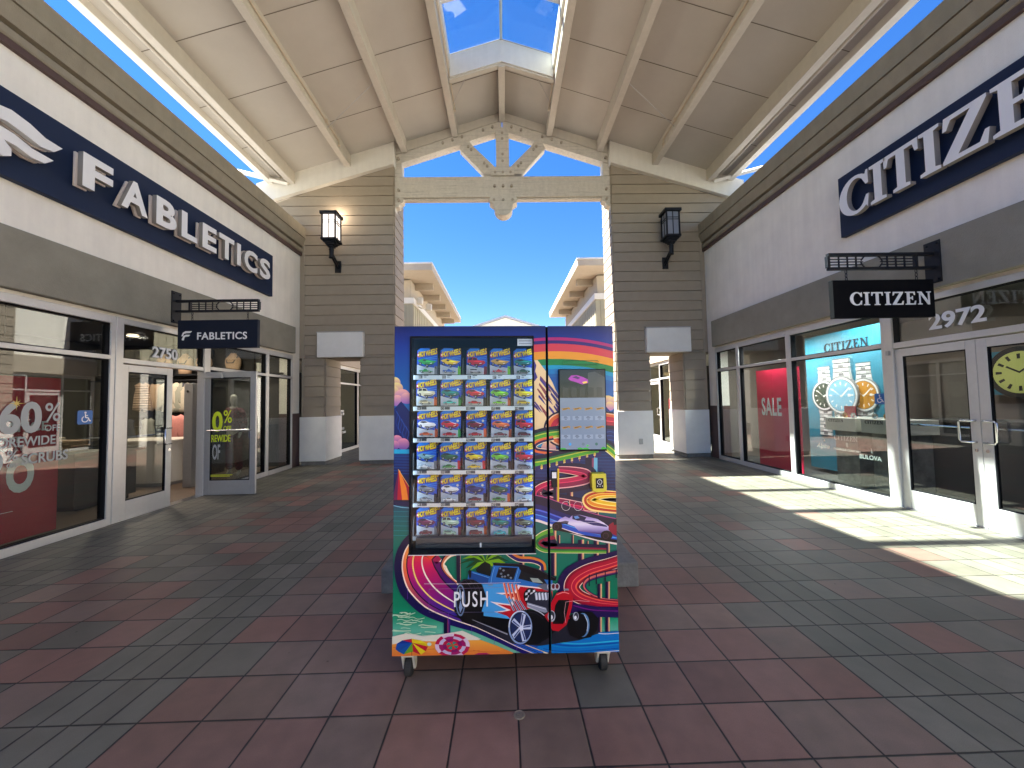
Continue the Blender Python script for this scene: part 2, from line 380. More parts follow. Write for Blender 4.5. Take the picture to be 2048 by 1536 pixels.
def siding_side(mb, xf, sgn, y0, y1, z0, z1, zero=1.2, step=0.257):
    z = zero
    while z < z1:
        a, b = max(z, z0), min(z+step, z1)
        if b > a+0.005:
            c = b-0.015 if b-a > 0.05 else b
            mb.add([(xf+sgn*0.034, y0, a), (xf+sgn*0.034, y1, a), (xf+sgn*0.024, y1, c), (xf+sgn*0.024, y0, c), (xf, y0, a), (xf, y1, a), (xf, y1, c), (xf, y0, c)], [(0, 1, 2, 3), (0, 4, 5, 1), (2, 6, 7, 3), (0, 3, 7, 4), (1, 5, 6, 2)])
        z += step
YP = 9.76
def build_pier(s):
    side = 'left' if s < 0 else 'right'
    t = thing('entrance_pier', ('taupe clapboard pier at the left with a lit lantern and a white base' if s < 0 else 'taupe clapboard pier at the right with an unlit lantern and outlet on its white base'), 'pier', (CX+s*4.0, YP+0.4, 0), group='clapboard piers carrying the canopy')
    off = Vector(t.location)
    xi, xo = CX+s*2.83, CX+s*5.13; pi_, po = CX+s*3.66, CX+s*4.30+s*0.27      # portal inner / outer
    xi2, xo2 = xi, xo
    def ab(a, b): return (min(a, b), max(a, b))
    D = 0.86; core = MB()
    top = 2.68
    core.box(*ab(xi, pi_), YP, YP+D, 0.02, top); core.box(*ab(po, xo), YP, YP+D, 0.02, top)
    core.box(*ab(xi, xo+s*0.35), YP, YP+D, top, 7.25)
    # gable-shaped upper body following the roof, reaching past the shop parapet
    zi, zo = ZP(xi)-0.3, ZP(CX+s*6.05)-0.3
    pts = [(xi, 7.25), (CX+s*6.05, 6.2), (CX+s*6.05, zo), (xi, zi)]
    pts = [(xi, 7.25), (xo, 7.25), (xo, 6.2), (CX+s*6.05, 6.2), (CX+s*6.05, zo), (xi, zi)]
    core.prism(pts, FY(YP), 0, D)
    c = core.build('core', M['siding'], t)
    bd = MB(); tp = lambda x: 9.08-0.55-0.315*abs(x-CX)
    siding_boards(bd, *ab(xi, pi_), YP, 1.2, top); siding_boards(bd, *ab(po, xo), YP, 1.2, top)
    siding_boards(bd, *ab(xi, xo), YP, top, 6.0832, top=tp); siding_boards(bd, *ab(xi, CX+s*6.05), YP, 6.0832, 8.3, top=tp)
    siding_side(bd, xi, -s, YP, YP+D, 1.2, 7.9); siding_side(bd, po, -s, YP, YP+D, 1.2, top); siding_side(bd, pi_, s, YP, YP+D, 1.2, top)
    bd.build('siding', M['siding'], t)
    cn = MB(); cn.box(*ab(xo, xo-s*0.05), YP-0.040, YP-0.0, 1.2, 6.0)
    cn.build('corner_board', M['siding'], t)
    # white bases
    for a, b in ((xi, pi_), (po, xo)):
        a, b = ab(a, b); m = MB(); m.box(a-0.045, b+0.045 if not (s > 0 and b > 5) else b+0.02, YP-0.05, YP+D+0.04, 0.10, 1.20)
        m.build('base', M['base'], t, bevel=0.008)
        m = MB(); m.box(a-0.02, b+0.02, YP-0.025, YP+D+0.02, 0.0, 0.10); m.build('plinth', M['conc'], t)
    m = MB(); m.box(*ab(pi_-s*0.09, po+s*0.13), YP-0.16, YP+0.02, 2.68, 3.30); pn = m.build('lintel_panel', M['base'], t, bevel=0.006)
    m = MB(); m.box(*ab(pi_-s*0.10, po+s*0.14), YP-0.17, YP+0.02, 3.302, 3.322); m.build('panel_flashing', M['alud'], t)
    # white rake board and end return
    rk = MB(); xe = CX+s*6.25
    rk.prism([(xi-s*0.03, ZP(xi)+0.02), (xe, ZP(xe)+0.02), (xe, ZP(xe)-0.52), (xi-s*0.03, ZP(xi)-0.56)], FY(YP-0.14), 0, 0.115)
    rk.build('rake_board', M['white'], t)
    rk = MB(); rk.box(*ab(xi-s*0.06, xi-s*0.035), YP-0.18, YP+0.25, ZP(xi)-0.62, ZP(xi)+0.0)
    rk.build('rake_return', M['white'], t)
    if s > 0:
        m = MB(); m.box(3.32+CX, 3.42+CX, YP-0.066, YP-0.051, 0.36, 0.50); o = m.build('outlet', M['alud'], t, bevel=0.01)
    for o in COL.objects:
        if o.parent == t: o.location = -off
    return t
build_pier(-1); build_pier(1)

# ================================================================ TRUSS
def reparent(t):
    for o in COL.objects:
        if o.parent == t: o.location = -Vector(t.location)
def build_truss():
    t = thing('timber_truss', 'weathered white timber truss with bolts and a rounded pendant spanning between the piers', 'truss', (CX, YP+0.1, 6.7))
    y0, y1 = 0.0, 0.24; F = FY(YP+0.02); c = CX
    def bar(name, pts, d0=y0, d1=y1):
        m = MB(); m.prism(pts, F, d0, d1); return m.build(name, M['timber'], t, bevel=0.012)
    bar('bottom_chord', [(c-2.83, 6.82), (c+2.83, 6.82), (c+2.83, 7.37), (c-2.83, 7.37)])
    for z in (6.815,):   # stepped soffit strips
        bar('chord_moulding', [(c-2.62, z-0.045), (c-0.36, z-0.045), (c-0.36, z), (c-2.62, z)], 0.04, 0.2)
        bar('chord_moulding', [(c+0.36, z-0.045), (c+2.62, z-0.045), (c+2.62, z), (c+0.36, z)], 0.04, 0.2)
    for s in (-1, 1):
        bar('top_chord', [(c+s*0.01, 8.93), (c+s*0.01, 8.60), (c+s*2.83, 7.68), (c+s*2.83, 7.99)])
        bar('end_post', [(c+s*2.83, 7.375), (c+s*2.62, 7.375), (c+s*2.62, 7.74), (c+s*2.83, 7.675)])
        bar('strut', [(c+s*0.27, 7.43), (c+s*0.50, 7.43), (c+s*1.12, 8.10), (c+s*1.06, 8.25), (c+s*0.86, 8.31), (c+s*0.80, 8.22), (c+s*0.20, 7.62)], -0.015, 0.2)
        bar('corbel', [(c+s*2.83, 6.815), (c+s*2.58, 6.815), (c+s*2.60, 6.70), (c+s*2.68, 6.66), (c+s*2.70, 6.58), (c+s*2.80, 6.56), (c+s*2.80, 6.46), (c+s*2.83, 6.46)], 0.0, 0.22)
    bar('king_post', [(c-0.17, 7.6), (c+0.17, 7.6), (c+0.17, 8.56), (c+0.1, 8.66), (c-0.1, 8.66), (c-0.17, 8.56)], -0.05, 0.25)
    bar('king_block', [(c-0.30, 7.372), (c+0.30, 7.372), (c+0.30, 7.50), (c+0.2, 7.598), (c-0.2, 7.598), (c-0.30, 7.50)], -0.05, 0.25)
    pend = [(c-0.30, 6.817), (c-0.36, 6.77)]+[(c-0.36, 6.68), (c-0.24, 6.60)]+arc(c, 6.55, 0.24, 0.24, 180, 360, 14)+[(c+0.24, 6.60), (c+0.36, 6.68), (c+0.36, 6.77), (c+0.30, 6.817)]
    bar('pendant', pend, -0.05, 0.27)
    m = MB(); m.prism([(c, 9.12), (c+2.84, 8.225), (c+2.84, 7.93), (c, 8.87), (c-2.84, 7.93), (c-2.84, 8.225)], F, -0.035, -0.003); m.build('gable_board', M['ceilbeam'], t)
    pts = [(x, z, YP-0.045) for x, z in [(-.22,7.1),(0,7.1),(.22,7.1),(-.24,6.72),(0,6.72),(.24,6.72),(-2.7,7.0),(2.7,7.0),(-2.7,7.84),(2.7,7.84),(0,7.75),(0,7.93),(0,8.35),(0,8.5),(-.2,7.45),(0,7.45),(.2,7.45),(-2.7,6.74),(2.7,6.74)]]
    for s in (-1, 1):
        for k in (0.25, 0.5, 1.05, 1.3, 1.55): pts.append((s*k, 8.77-0.327*k, YP-0.02))
        for k in (0.12, 0.24, 0.78, 0.9): pts.append((s*(0.33+0.62*k), 7.55+0.67*k, YP-0.03))
    bm_ = mat('bolt_paint', (0.36, 0.32, 0.26), 0.6)
    for x, z, y_ in pts:
        b = MB(); b.cyl((c+x, y_, z), (c+x, YP+0.03, z), 0.034, 10); b.build('bolt', bm_, t)
    reparent(t)
build_truss()

# ================================================================ CANOPY
BEAMS = [-5.35, -3.95, -2.55, -1.23, 0.0, 1.23, 2.55, 3.95, 5.35]
Y0C, Y1C = 0.6, YP-0.02; SKY0, SKY1, SKX = 1.3, 8.05, 1.14
def build_canopy():
    t = thing('canopy_roof', 'cream pitched canopy roof over the passage with long beams, panels and a central skylight', 'canopy', (CX, 3.5, 7.0))
    for s in (-1, 1):
        for ya, yb, xa in ((Y0C, SKY0, 0.0), (SKY0, SKY1, SKX), (SKY1, Y1C+0.02, 0.0)):
            m = MB(); xb = 5.92
            pts = [(CX+s*xa, 9.08-0.315*xa), (CX+s*xb, 9.08-0.315*xb), (CX+s*xb, 9.08-0.315*xb+0.12), (CX+s*xa, 9.08-0.315*xa+0.12)]
            m.prism(pts, FY(0), ya, yb); m.build('ceiling_panel', M['ceil'], t)
    # panel joints
    j = MB(); y = 8.45
    while y > Y0C:
        for s in (-1, 1):
            xs = [abs(b) for b in BEAMS if b*s >= 0]; xs = sorted(set(xs))+[5.9]
            xa = SKX if SKY0 < y < SKY1 else 0.0
            j.prism([(CX+s*xa, 9.076-0.315*xa), (CX+s*5.9, 9.076-0.315*5.9), (CX+s*5.9, 9.0835-0.315*5.9), (CX+s*xa, 9.0835-0.315*xa)], FY(y), -0.006, 0.006)
        y -= 1.19
    j.build('panel_joints', M['joint'], t)
    for b in BEAMS:
        x = CX+b; zt = ZP(x)-0.002; d = 0.26; w_ = 0.075
        ya = SKY1+0.01 if b == 0 else Y0C+0.02
        m = MB()
        zl, zr = ZP(x-w_)-0.003, ZP(x+w_)-0.003
        m.prism([(x-w_, zl), (x-w_, min(zl, zr)-d), (x+w_, min(zl, zr)-d), (x+w_, zr)], FY(0), ya, Y1C-0.12 if abs(b) > 2.8 else Y1C-0.0)
        m.build('beam', M['ceilbeam'], t, bevel=0.006)
        if b == 0 :
            m = MB(); m.prism([(x-w_, zl), (x-w_, zl-d), (x+w_, zr-d), (x+w_, zr)], FY(0), Y0C+0.02, SKY0-0.01); m.build('beam', M['ceilbeam'], t, bevel=0.006)
        if abs(b) in (1.23, 3.95):
            m = MB(); sx = x+(0.095 if b > 0 else -0.095)*(1 if b*1 > 0 else 1); sx = x-(0.1 if b > 0 else -0.1)
            zz = ZP(sx)-0.17
            m.tube([(sx, Y0C+0.1, zz), (sx, 8.85, zz)], 0.016, 8); m.tube([(sx, 8.85, zz), (sx, 8.87, zz-0.09)], 0.02, 8); m.cyl((sx, 8.87, zz-0.09), (sx, 8.87, zz-0.12), 0.035, 10)
            m.box(sx-0.03, sx+0.03, 8.2, 8.23, zz-0.03, zz+0.04)
            m.build('sprinkler_pipe', mat('pipe_paint', (0.55, 0.47, 0.36), 0.45), t)
    # twin eave members
    for s in (-1, 1):
        m = MB(); x = CX+s*5.92; z = ZP(x)
        m.box(min(x-s*0.10, x+s*0.05), max(x-s*0.10, x+s*0.05), Y0C, Y1C, z-0.10, z+0.16); m.build('eave_fascia', M['white'], t, bevel=0.006)
        m = MB(); x = CX+s*5.62; z = ZP(x); m.tube([(x, Y0C, z-0.05), (x, Y1C-0.15, z-0.05)], 0.03, 8); m.build('eave_pipe', M['ceilbeam'], t)
        # brace rods
        for xa, xb, ya in ((1.23, 0.75, 8.6), (2.55, 3.95, 8.35)):
            m = MB()
            if xa == 1.23: m.tube([(CX+s*1.15, 8.75, ZP(CX+1.2)-0.2), (CX+s*0.7, SKY1+0.1, ZP(CX+.7)-0.05)], 0.007, 6)
            else: m.tube([(CX+s*2.62, 7.6, ZP(CX+2.6)-0.24), (CX+s*3.86, 8.3, ZP(CX+3.9)-0.24)], 0.008, 6)
            m.build('tie_rod', M['alud'], t)
        m = MB(); m.tube([(CX+s*5.42, 9.55, ZP(CX+5.4)-0.30), (CX+s*7.6, 9.2, ZP(CX+5.4)+0.12)], 0.055, 4); m.build('outrigger', M['white'], t)
    # skylight curb: header + side boards + glazing bars
    def ring(y0, y1, dz0, dz1, xx):
        m = MB()
        for s in (-1, 1):
            m.prism([(CX, 9.08+dz0), (CX+s*xx, 9.08-0.315*xx+dz0), (CX+s*xx, 9.08-0.315*xx+dz1), (CX, 9.08+dz1)], FY(0), y0, y1)
        return m
    ring(SKY1-0.03, SKY1-0.002, -0.20, 0.30, SKX-0.02).build('skylight_curb', M['white'], t)
    ring(SKY1+0.002, SKY1+0.10, -0.24, -0.004, SKX-0.0).build('header_beam', M['ceilbeam'], t)
    ring(SKY0+0.002, SKY0+0.03, -0.20, 0.30, SKX-0.02).build('skylight_curb', M['white'], t)
    for s in (-1, 1):
        m = MB(); x = CX+s*SKX; z = ZP(x); m.box(min(x, x-s*0.03), max(x, x-s*0.03), SKY0+0.03, SKY1-0.03, z-0.0, z+0.30); m.build('skylight_curb', M['white'], t)
    gz = 0.30
    bars = MB()
    bars.tube([(CX, SKY0, 9.08+gz), (CX, SKY1, 9.08+gz)], 0.03, 4)
    y = SKY1-0.02
    k = 0
    while y > SKY0:
        for s in (-1, 1): bars.tube([(CX, y, 9.08+gz), (CX+s*SKX, y, 9.08+gz-0.315*SKX)], 0.022 if y > 7.5 else 0.085, 4)  # cross bars out of view are thickened to throw broad shadow stripes
        y -= 1.15
    for s in (-1, 1): bars.tube([(CX+s*SKX, SKY0, 9.08+gz-0.315*SKX), (CX+s*SKX, SKY1, 9.08+gz-0.315*SKX)], 0.028, 4)
    bars.build('skylight_frame', M['alud'], t)
    for s in (-1, 1):
        m = MB(); m.prism([(CX+s*0.005, 9.08+gz+0.012), (CX+s*SKX, 9.08+gz+0.012-0.315*SKX), (CX+s*SKX, 9.08+gz+0.018-0.315*SKX), (CX+s*0.005, 9.08+gz+0.018)], FY(0), SKY0, SKY1)
        m.build('skylight_pane', M['skyglass'], t)
    reparent(t)
build_canopy()

# ================================================================ SHOP BUILDINGS
# s=-1: plane x=XL faces +x.  'd' grows out of the wall towards the passage.
XL, XR = -5.15, 5.27
GRP_SHOP = None
def W(s):     # (y, z, out) -> xyz on the facade of side s
    X = XL if s < 0 else XR
    return lambda a, b, d: (X - s*d, a, b)
def wbox(mb, s, y0, y1, z0, z1, d0, d1, col=None):
    X = XL if s < 0 else XR
    return mb.box(X-s*d0, X-s*d1, y0, y1, z0, z1, col)
YA, YB = -16.0, 9.76       # facade run
def build_shop(s, label, glass_zones, door_zone):
    X = XL if s < 0 else XR
    t = thing('shop_building', label, 'shop building', (X-0*s, 4.0, 0))
    # upper wall with return
    m = MB(); wbox(m, s, YA, YB, 2.72, 5.5, 0.0, -0.3); m.build('wall', M['stucco'], t)
    # pilaster strip between the glazing and the pier + maroon foot
    m = MB(); wbox(m, s, 9.42, YB+0.0, 1.30, 2.72, 0.0, -0.3); m.build('pilaster', M['stucco'], t)
    m = MB(); wbox(m, s, 9.42, YB+0.0, 0.0, 1.298, 0.012, -0.3); m.build('pilaster_foot', M['maroon'], t)
    m = MB(); wbox(m, s, YA, -1.2, 0.0, 2.72, 0.0, -0.3); m.build('wall', M['stucco'], t)
    # protruding band over the glazing
    m = MB(); wbox(m, s, YA, 9.40, 2.76, 3.40, 0.10, 0.0); m.build('fascia_band', M['band'], t, bevel=0.012)
    # cornice: profile (out, z)
    def prof(name, pts, mm):
        b = MB(); n = len(pts)
        vs = [(X-s*o, YA, z) for o, z in pts]+[(X-s*o, YB-0.01, z) for o, z in pts]
        fs = [(i, (i+1) % n, (i+1) % n+n, i+n) for i in range(n)]+[tuple(range(n)), tuple(range(2*n-1, n-1, -1))]
        b.add(vs, fs); return b.build(name, mm, t)
    prof('cornice_lip', [(-0.1, 5.30), (0.055, 5.30), (0.055, 5.375), (-0.1, 5.375)], M['maroon'])
    prof('cornice', [(-0.3, 5.38), (0.06, 5.38), (0.075, 5.40), (0.075, 5.475), (-0.02, 5.48), (-0.02, 5.525), (0.09, 5.53), (0.10, 5.56), (0.135, 5.68), (0.15, 5.715), (0.03, 5.72), (0.03, 5.74), (0.145, 5.745), (0.14, 5.80), (0.14, 6.01), (0.125, 6.03), (-0.3, 6.03)], M['cornice'])
    m = MB(); m.box(X+s*0.3, X+s*9, YA, YB+0.8, 5.2, 5.32); m.build('roof', M['rooft'], t)
    # frames
    z_head, z_tr, z_sill = 2.72, 2.16, 0.0
    yf0, yf1 = glass_zones[0][0], 9.42
    fr = MB(); fw = 0.055
    d0, d1 = 0.02, -0.09
    wbox(fr, s, yf0, yf1, z_head-0.07, z_head, d0, d1)
    for a, b in glass_zones:
        wbox(fr, s, a, b, 0.0, 0.085, d0+0.01, d1)
        if b-a > 0.3: wbox(fr, s, a, b, z_tr, z_tr+0.05, d0, d1)
    return t, fr
def add_pane(s, t, parent, y0, y1, z0, z1, m='glass', d=-0.04):
    g = MB(); wbox(g, s, y0, y1, z0, z1, d, d-0.006); return g.build('pane', M[m], parent)
def finish(t):
    L = -Vector(t.location)
    for o in COL.objects:
        if o.parent == t: o.location = L
def window(s, t, y0, y1, fw=0.05):
    """storefront bay: frame mesh with sill, transom, head; panes are its sub-parts"""
    z = 2.72; d0, d1 = 0.02, -0.09; f = MB()
    wbox(f, s, y0, y0+fw, 0.0, z, d0, d1); wbox(f, s, y1-fw, y1, 0.0, z, d0, d1)
    a, b = y0+fw, y1-fw
    wbox(f, s, a, b, 0.0, 0.09, d0+0.012, d1); wbox(f, s, a, b, 2.145, 2.20, d0, d1); wbox(f, s, a, b, z-0.075, z, d0, d1)
    wbox(f, s, a, b, z-0.10, z-0.076, d0+0.02, d1+0.05)
    o = f.build('window', M['alu'], t, bevel=0.004)
    g = MB()
    for za, zb in ((0.09, 2.145), (2.20, z-0.10)):
        wbox(g, s, a, a+0.015, za, zb, 0.0, -0.08); wbox(g, s, b-0.015, b, za, zb, 0.0, -0.08)
        wbox(g, s, a+0.015, b-0.015, za, za+0.012, 0.0, -0.08); wbox(g, s, a+0.015, b-0.015, zb-0.012, zb, 0.0, -0.08)
    g.build('gasket', M['gasket'], o)
    add_pane(s, t, o, a+0.015, b-0.015, 0.10, 2.135); add_pane(s, t, o, a+0.015, b-0.015, 2.21, z-0.11)
    return o
def door_leaf(parent, mm, wid, hgt, fn, handle_side=1, closer=False, pane_m='doorglass', name='door'):
    """fn(a,b,d): a along leaf 0..wid, b up, d outwards"""
    def bx(mb, a0, a1, b0, b1, d0, d1):
        vs = [fn(a, b, d) for d in (d0, d1) for b in (b0, b1) for a in (a0, a1)]
        mb.add(vs, [(0,1,3,2),(4,6,7,5),(0,4,5,1),(2,3,7,6),(0,2,6,4),(1,5,7,3)])
    st, tr, br = 0.095, 0.10, 0.25
    m = MB(); bx(m, 0, st, 0.012, hgt, 0.022, -0.022); bx(m, wid-st, wid, 0.012, hgt, 0.022, -0.022)
    bx(m, st, wid-st, 0.012, br, 0.022, -0.022); bx(m, st, wid-st, hgt-tr, hgt, 0.022, -0.022)
    o = m.build(name, mm, parent, bevel=0.004)
    g = MB()
    bx(g, st, st+0.012, br, hgt-tr, 0.016, -0.016); bx(g, wid-st-0.012, wid-st, br, hgt-tr, 0.016, -0.016)
    bx(g, st+.012, wid-st-0.012, br, br+0.012, 0.016, -0.016); bx(g, st+.012, wid-st-0.012, hgt-tr-0.012, hgt-tr, 0.016, -0.016); g.build('gasket', M['gasket'], o)
    g = MB(); bx(g, st+0.012, wid-st-0.012, br+0.012, hgt-tr-0.012, 0.003, -0.003); g.build('pane', M[pane_m], o)
    hx = wid-st*0.5 if handle_side > 0 else st*0.5
    h = MB(); ii = -1 if handle_side > 0 else 1
    zc = 1.07
    pts = [fn(hx, zc-0.13, 0.02), fn(hx, zc-0.13, 0.06), fn(hx+ii*0.0, zc-0.12, 0.075)]
    pts = [fn(hx, zc-0.13, 0.02), fn(hx-ii*0.0, zc-0.13, 0.07), fn(hx-ii*0.0, zc+0.13, 0.07), fn(hx, zc+0.13, 0.02)]
    a2 = hx+ii*0.12
    pts = [fn(hx, zc+0.12, 0.022), fn(hx, zc+0.12, 0.06), fn(hx+ii*0.0, zc+0.12, 0.065), fn(a2-ii*0.02, zc+0.12, 0.07), fn(a2, zc+0.10, 0.07), fn(a2, zc-0.10, 0.07), fn(a2-ii*0.02, zc-0.12, 0.07), fn(hx, zc-0.12, 0.065), fn(hx, zc-0.12, 0.022)]
    h.tube(pts, 0.0115, 10); h.build('pull_handle', M['steel'], o, smooth=True)
    pb = MB(); pb.tube([fn(st*0.7, 1.10, -0.022), fn(st*0.9, 1.10, -0.07), fn(wid-st*0.9, 1.10, -0.07), fn(wid-st*0.7, 1.10, -0.022)], 0.012, 8); pb.build('push_bar', M['steel'], o)
    lk = MB(); lk.cyl(fn(wid-st*0.5 if handle_side > 0 else st*0.5, 0.86, 0.02), fn(wid-st*0.5 if handle_side > 0 else st*0.5, 0.86, 0.032), 0.018, 14); lk.build('lock', M['steel'], o)
    return o

# ---- left shop
t, fr = build_shop(-1, 'cream stucco shop at the left with an open glass door, olive band and numbers 2750', [(-1.2, 9.42)], None)
LS = t
window(-1, t, -1.2, 1.8); window(-1, t, 1.8, 5.16, 0.06); window(-1, t, 6.76, 8.44); window(-1, t, 8.44, 9.42)
s = -1
f = MB(); z = 2.72
wbox(f, s, 5.16, 5.26, 0, z, 0.03, -0.09); wbox(f, s, 6.66, 6.76, 0, z, 0.03, -0.09)
wbox(f, s, 5.26, 6.66, z-0.075, z, 0.02, -0.09); wbox(f, s, 5.26, 6.66, 2.115, 2.18, 0.02, -0.09)
fo = f.build('door_frame', M['alu'], t, bevel=0.004)
add_pane(s, t, fo, 5.275, 6.645, 2.19, z-0.08)
g = MB(); wbox(g, s, 5.26, 5.27, 2.18, z-0.075, 0, -0.08); wbox(g, s, 6.65, 6.66, 2.18, z-0.075, 0, -0.08); wbox(g, s, 5.27, 6.65, z-0.085, z-0.075, 0, -0.08); g.build('gasket', M['gasket'], fo)
g = MB(); wbox(g, s, 5.16, 6.76, 0.0, 0.012, 0.05, -0.12); g.build('threshold', M['steel'], t)
# closed leaf (y 5.27..6.02) and open leaf swung out at 90 degrees at y=6.68
door_leaf(t, M['alu'], 0.80, 2.10, lambda a, b, d: (XL+d-0.02, 5.27+a, b), 1)
OL = door_leaf(t, M['alud'], 0.86, 2.10, lambda a, b, d: (XL+0.03+a, 6.70+(-d)*-1, b), 1, name='open_door')
OL['label'] = 'grey glazed door leaf standing wide open'
m = MB(); m.box(XL+0.04, XL+0.34, 6.62, 6.676, 1.99, 2.07); m.build('door_closer', M['alu'], OL, bevel=0.005)
def fr_y(a, b, d): return (XL+0.03+a, 6.695+d, b)
yl = 6.694
for s_, m_, off_, bx_ in (('0', 'vyellow', 0.03, (-5.0, -4.825, 1.07, 1.42)), ('%', 'vyellow', 0.008, (-4.81, -4.67, 1.22, 1.44)), ('OFF', 'vyellow', 0.02, (-4.81, -4.68, 1.09, 1.17)), ('REWIDE', 'vyellow', 0.02, (-5.01, -4.69, 0.90, 1.02)), ('OF', 'vgrey', 0.02, (-4.99, -4.86, 0.60, 0.86))):
    fit(text(s_, 'lettering', M[m_], (0, yl, 0), (1,0,0), (0,0,1), 0.2, 0.0006, off_, OL), 0, *bx_)
m = MB(); m.box(XL+0.13, XL+0.5, yl, yl+0.001, 0.335, 0.345); m.box(XL+0.13, XL+0.46, yl, yl+0.001, 0.315, 0.323); m.build('lettering', M['vyellow'], OL)
text('2750', 'house_number', M['vgrey'], (XL-0.03, 5.74, 2.255), (0,1,0), (0,0,1), 0.225, 0.003, 0.03, t, sx=0.98)
text('2750', 'house_number', M['vinyl'], (XL-0.018, 5.735, 2.25), (0,1,0), (0,0,1), 0.225, 0.003, 0.012, t, sx=0.98)
def access_sign(s, y, z, h, label):
    X = (XL if s < 0 else XR); d = -s
    tt = thing('access_sign', label, 'sign', (X-0.03*(-s)*-1, y, z), group='blue wheelchair access stickers on the shop glass')
    fn = lambda a, b, q: (X-s*(-0.030+q), y+(-s)*a*h, z+b*h)
    m = MB(); r = 0.08
    pts = [(-0.5+r, -0.5), (0.5-r, -0.5), (0.5, -0.5+r), (0.5, 0.5-r), (0.5-r, 0.5), (-0.5+r, 0.5), (-0.5, 0.5-r), (-0.5, -0.5+r)]
    m.prism(pts, fn, 0.0, 0.004); m.build('plate', M['wheelblue'], tt)
    m = MB(); m.prism(arc(0.0, 0.34, 0.07, 0.07, 0, 345, 12), fn, 0.0045, 0.0065)
    def st(pp, w_):
        for (a, b), (c, e) in zip(pp, pp[1:]):
            L = math.hypot(c-a, e-b); nx, ny = -(e-b)/L*w_, (c-a)/L*w_
            m.prism([(a+nx, b+ny), (c+nx, e+ny), (c-nx, e-ny), (a-nx, b-ny)], fn, 0.0045, 0.0065+0.0001*pp.index((a, b)))
    st([(0.0, 0.26), (0.02, -0.02), (0.2, -0.04), (0.3, -0.28), (0.38, -0.25)], 0.035); st([(0.0, 0.14), (0.17, 0.12)], 0.028)
    st(arc(-0.02, -0.14, 0.2, 0.2, 110, 350, 10), 0.028)
    m.build('wheelchair_symbol', M['vinyl'], tt)
    L = -Vector(tt.location)
    for o in COL.objects:
        if o.parent == tt: o.location = L
    return tt
access_sign(-1, 4.86, 1.40, 0.17, 'blue square wheelchair access sticker on the left shop window beside the white door')
finish(t)

# ---- right shop
t, fr = build_shop(1, 'cream stucco shop at the right with white double doors, olive band and numbers 2972', [(-1.2, 9.42)], None)
RS = t; s = 1
window(1, t, -1.2, 1.0); window(1, t, 1.0, 3.18); window(1, t, 5.16, 6.98, 0.06); window(1, t, 6.98, 8.52, 0.05); window(1, t, 8.52, 9.42)
f = MB()
wbox(f, s, 5.06, 5.16, 0, z, 0.03, -0.09); wbox(f, s, 3.18, 3.28, 0, z, 0.03, -0.09)
wbox(f, s, 3.28, 5.06, z-0.075, z, 0.02, -0.09); wbox(f, s, 3.28, 5.06, 2.115, 2.19, 0.02, -0.09)
fo = f.build('door_frame', M['alu'], t, bevel=0.004); add_pane(s, t, fo, 3.295, 5.045, 2.20, z-0.08)
g = MB(); wbox(g, s, 3.28, 3.29, 2.19, z-0.075, 0, -0.08); wbox(g, s, 5.05, 5.06, 2.19, z-0.075, 0, -0.08); wbox(g, s, 3.29, 5.05, z-0.085, z-0.075, 0, -0.08); g.build('gasket', M['gasket'], fo)
g = MB(); wbox(g, s, 3.18, 5.16, 0.0, 0.012, 0.05, -0.12); g.build('threshold', M['steel'], t)
door_leaf(t, M['alu'], 0.885, 2.10, lambda a, b, d: (XR-d+0.02, 5.057-a, b), 1)
door_leaf(t, M['alu'], 0.885, 2.10, lambda a, b, d: (XR-d+0.02, 3.283+a, b), 1)
for yy in (5.11, ):
    m = MB(); wbox(m, 1, yy-0.02, yy+0.02, 2.03, 2.09, 0.055, 0.03); m.build('pivot_hinge', M['alud'], t)
text('2972', 'house_number', M['vinyl'], (XR-0.035+0.03, 4.62, 2.29), (0,-1,0), (0,0,1), 0.26, 0.003, 0.025, t, sx=1.1)
access_sign(1, 5.33, 1.44, 0.15, 'blue square wheelchair access sticker on the right shop window beside the double doors')
finish(t)

# ================================================================ WALL SIGNS
SER = dict(
 I=(0.42, [(0,0),(.42,0),(.42,.07),(.31,.1),(.31,.9),(.42,.93),(.42,1),(0,1),(0,.93),(.11,.9),(.11,.1),(0,.07)]),
 T=(0.80, [(.2,0),(.6,0),(.6,.07),(.5,.1),(.5,.9),(.68,.9),(.73,.72),(.8,.72),(.8,1),(0,1),(0,.72),(.07,.72),(.12,.9),(.3,.9),(.3,.1),(.2,.07)]),
 Z=(0.78, [(0,0),(.74,0),(.78,.3),(.71,.3),(.62,.1),(.27,.1),(.76,.93),(.76,1),(.05,1),(.02,.72),(.09,.72),(.17,.9),(.5,.9),(0,.07)]),
 E=(0.74, [(0,0),(.7,0),(.74,.3),(.67,.3),(.6,.1),(.31,.1),(.31,.46),(.44,.46),(.47,.36),(.53,.36),(.53,.66),(.47,.66),(.44,.56),(.31,.56),(.31,.9),(.56,.9),(.62,.74),(.69,.74),(.68,1),(0,1),(0,.93),(.11,.9),(.11,.1),(0,.07)]),
 N=(0.94, [(0,0),(.32,0),(.32,.07),(.21,.1),(.21,.78),(.70,0),(.84,0),(.84,.9),(.94,.93),(.94,1),(.62,1),(.62,.93),(.73,.9),(.73,.28),(.28,1),(0,1),(0,.93),(.11,.88),(.11,.1),(0,.07)]),
 C=(0.84, arc(.47,.5,.47,.52,52,308,22)+[(.80,.02),(.84,.36),(.77,.36)]+arc(.50,.5,.27,.43,-48,-310,20)[:]+[(.77,.64),(.84,.64),(.84,1.0),(.79,1.0)]),
)
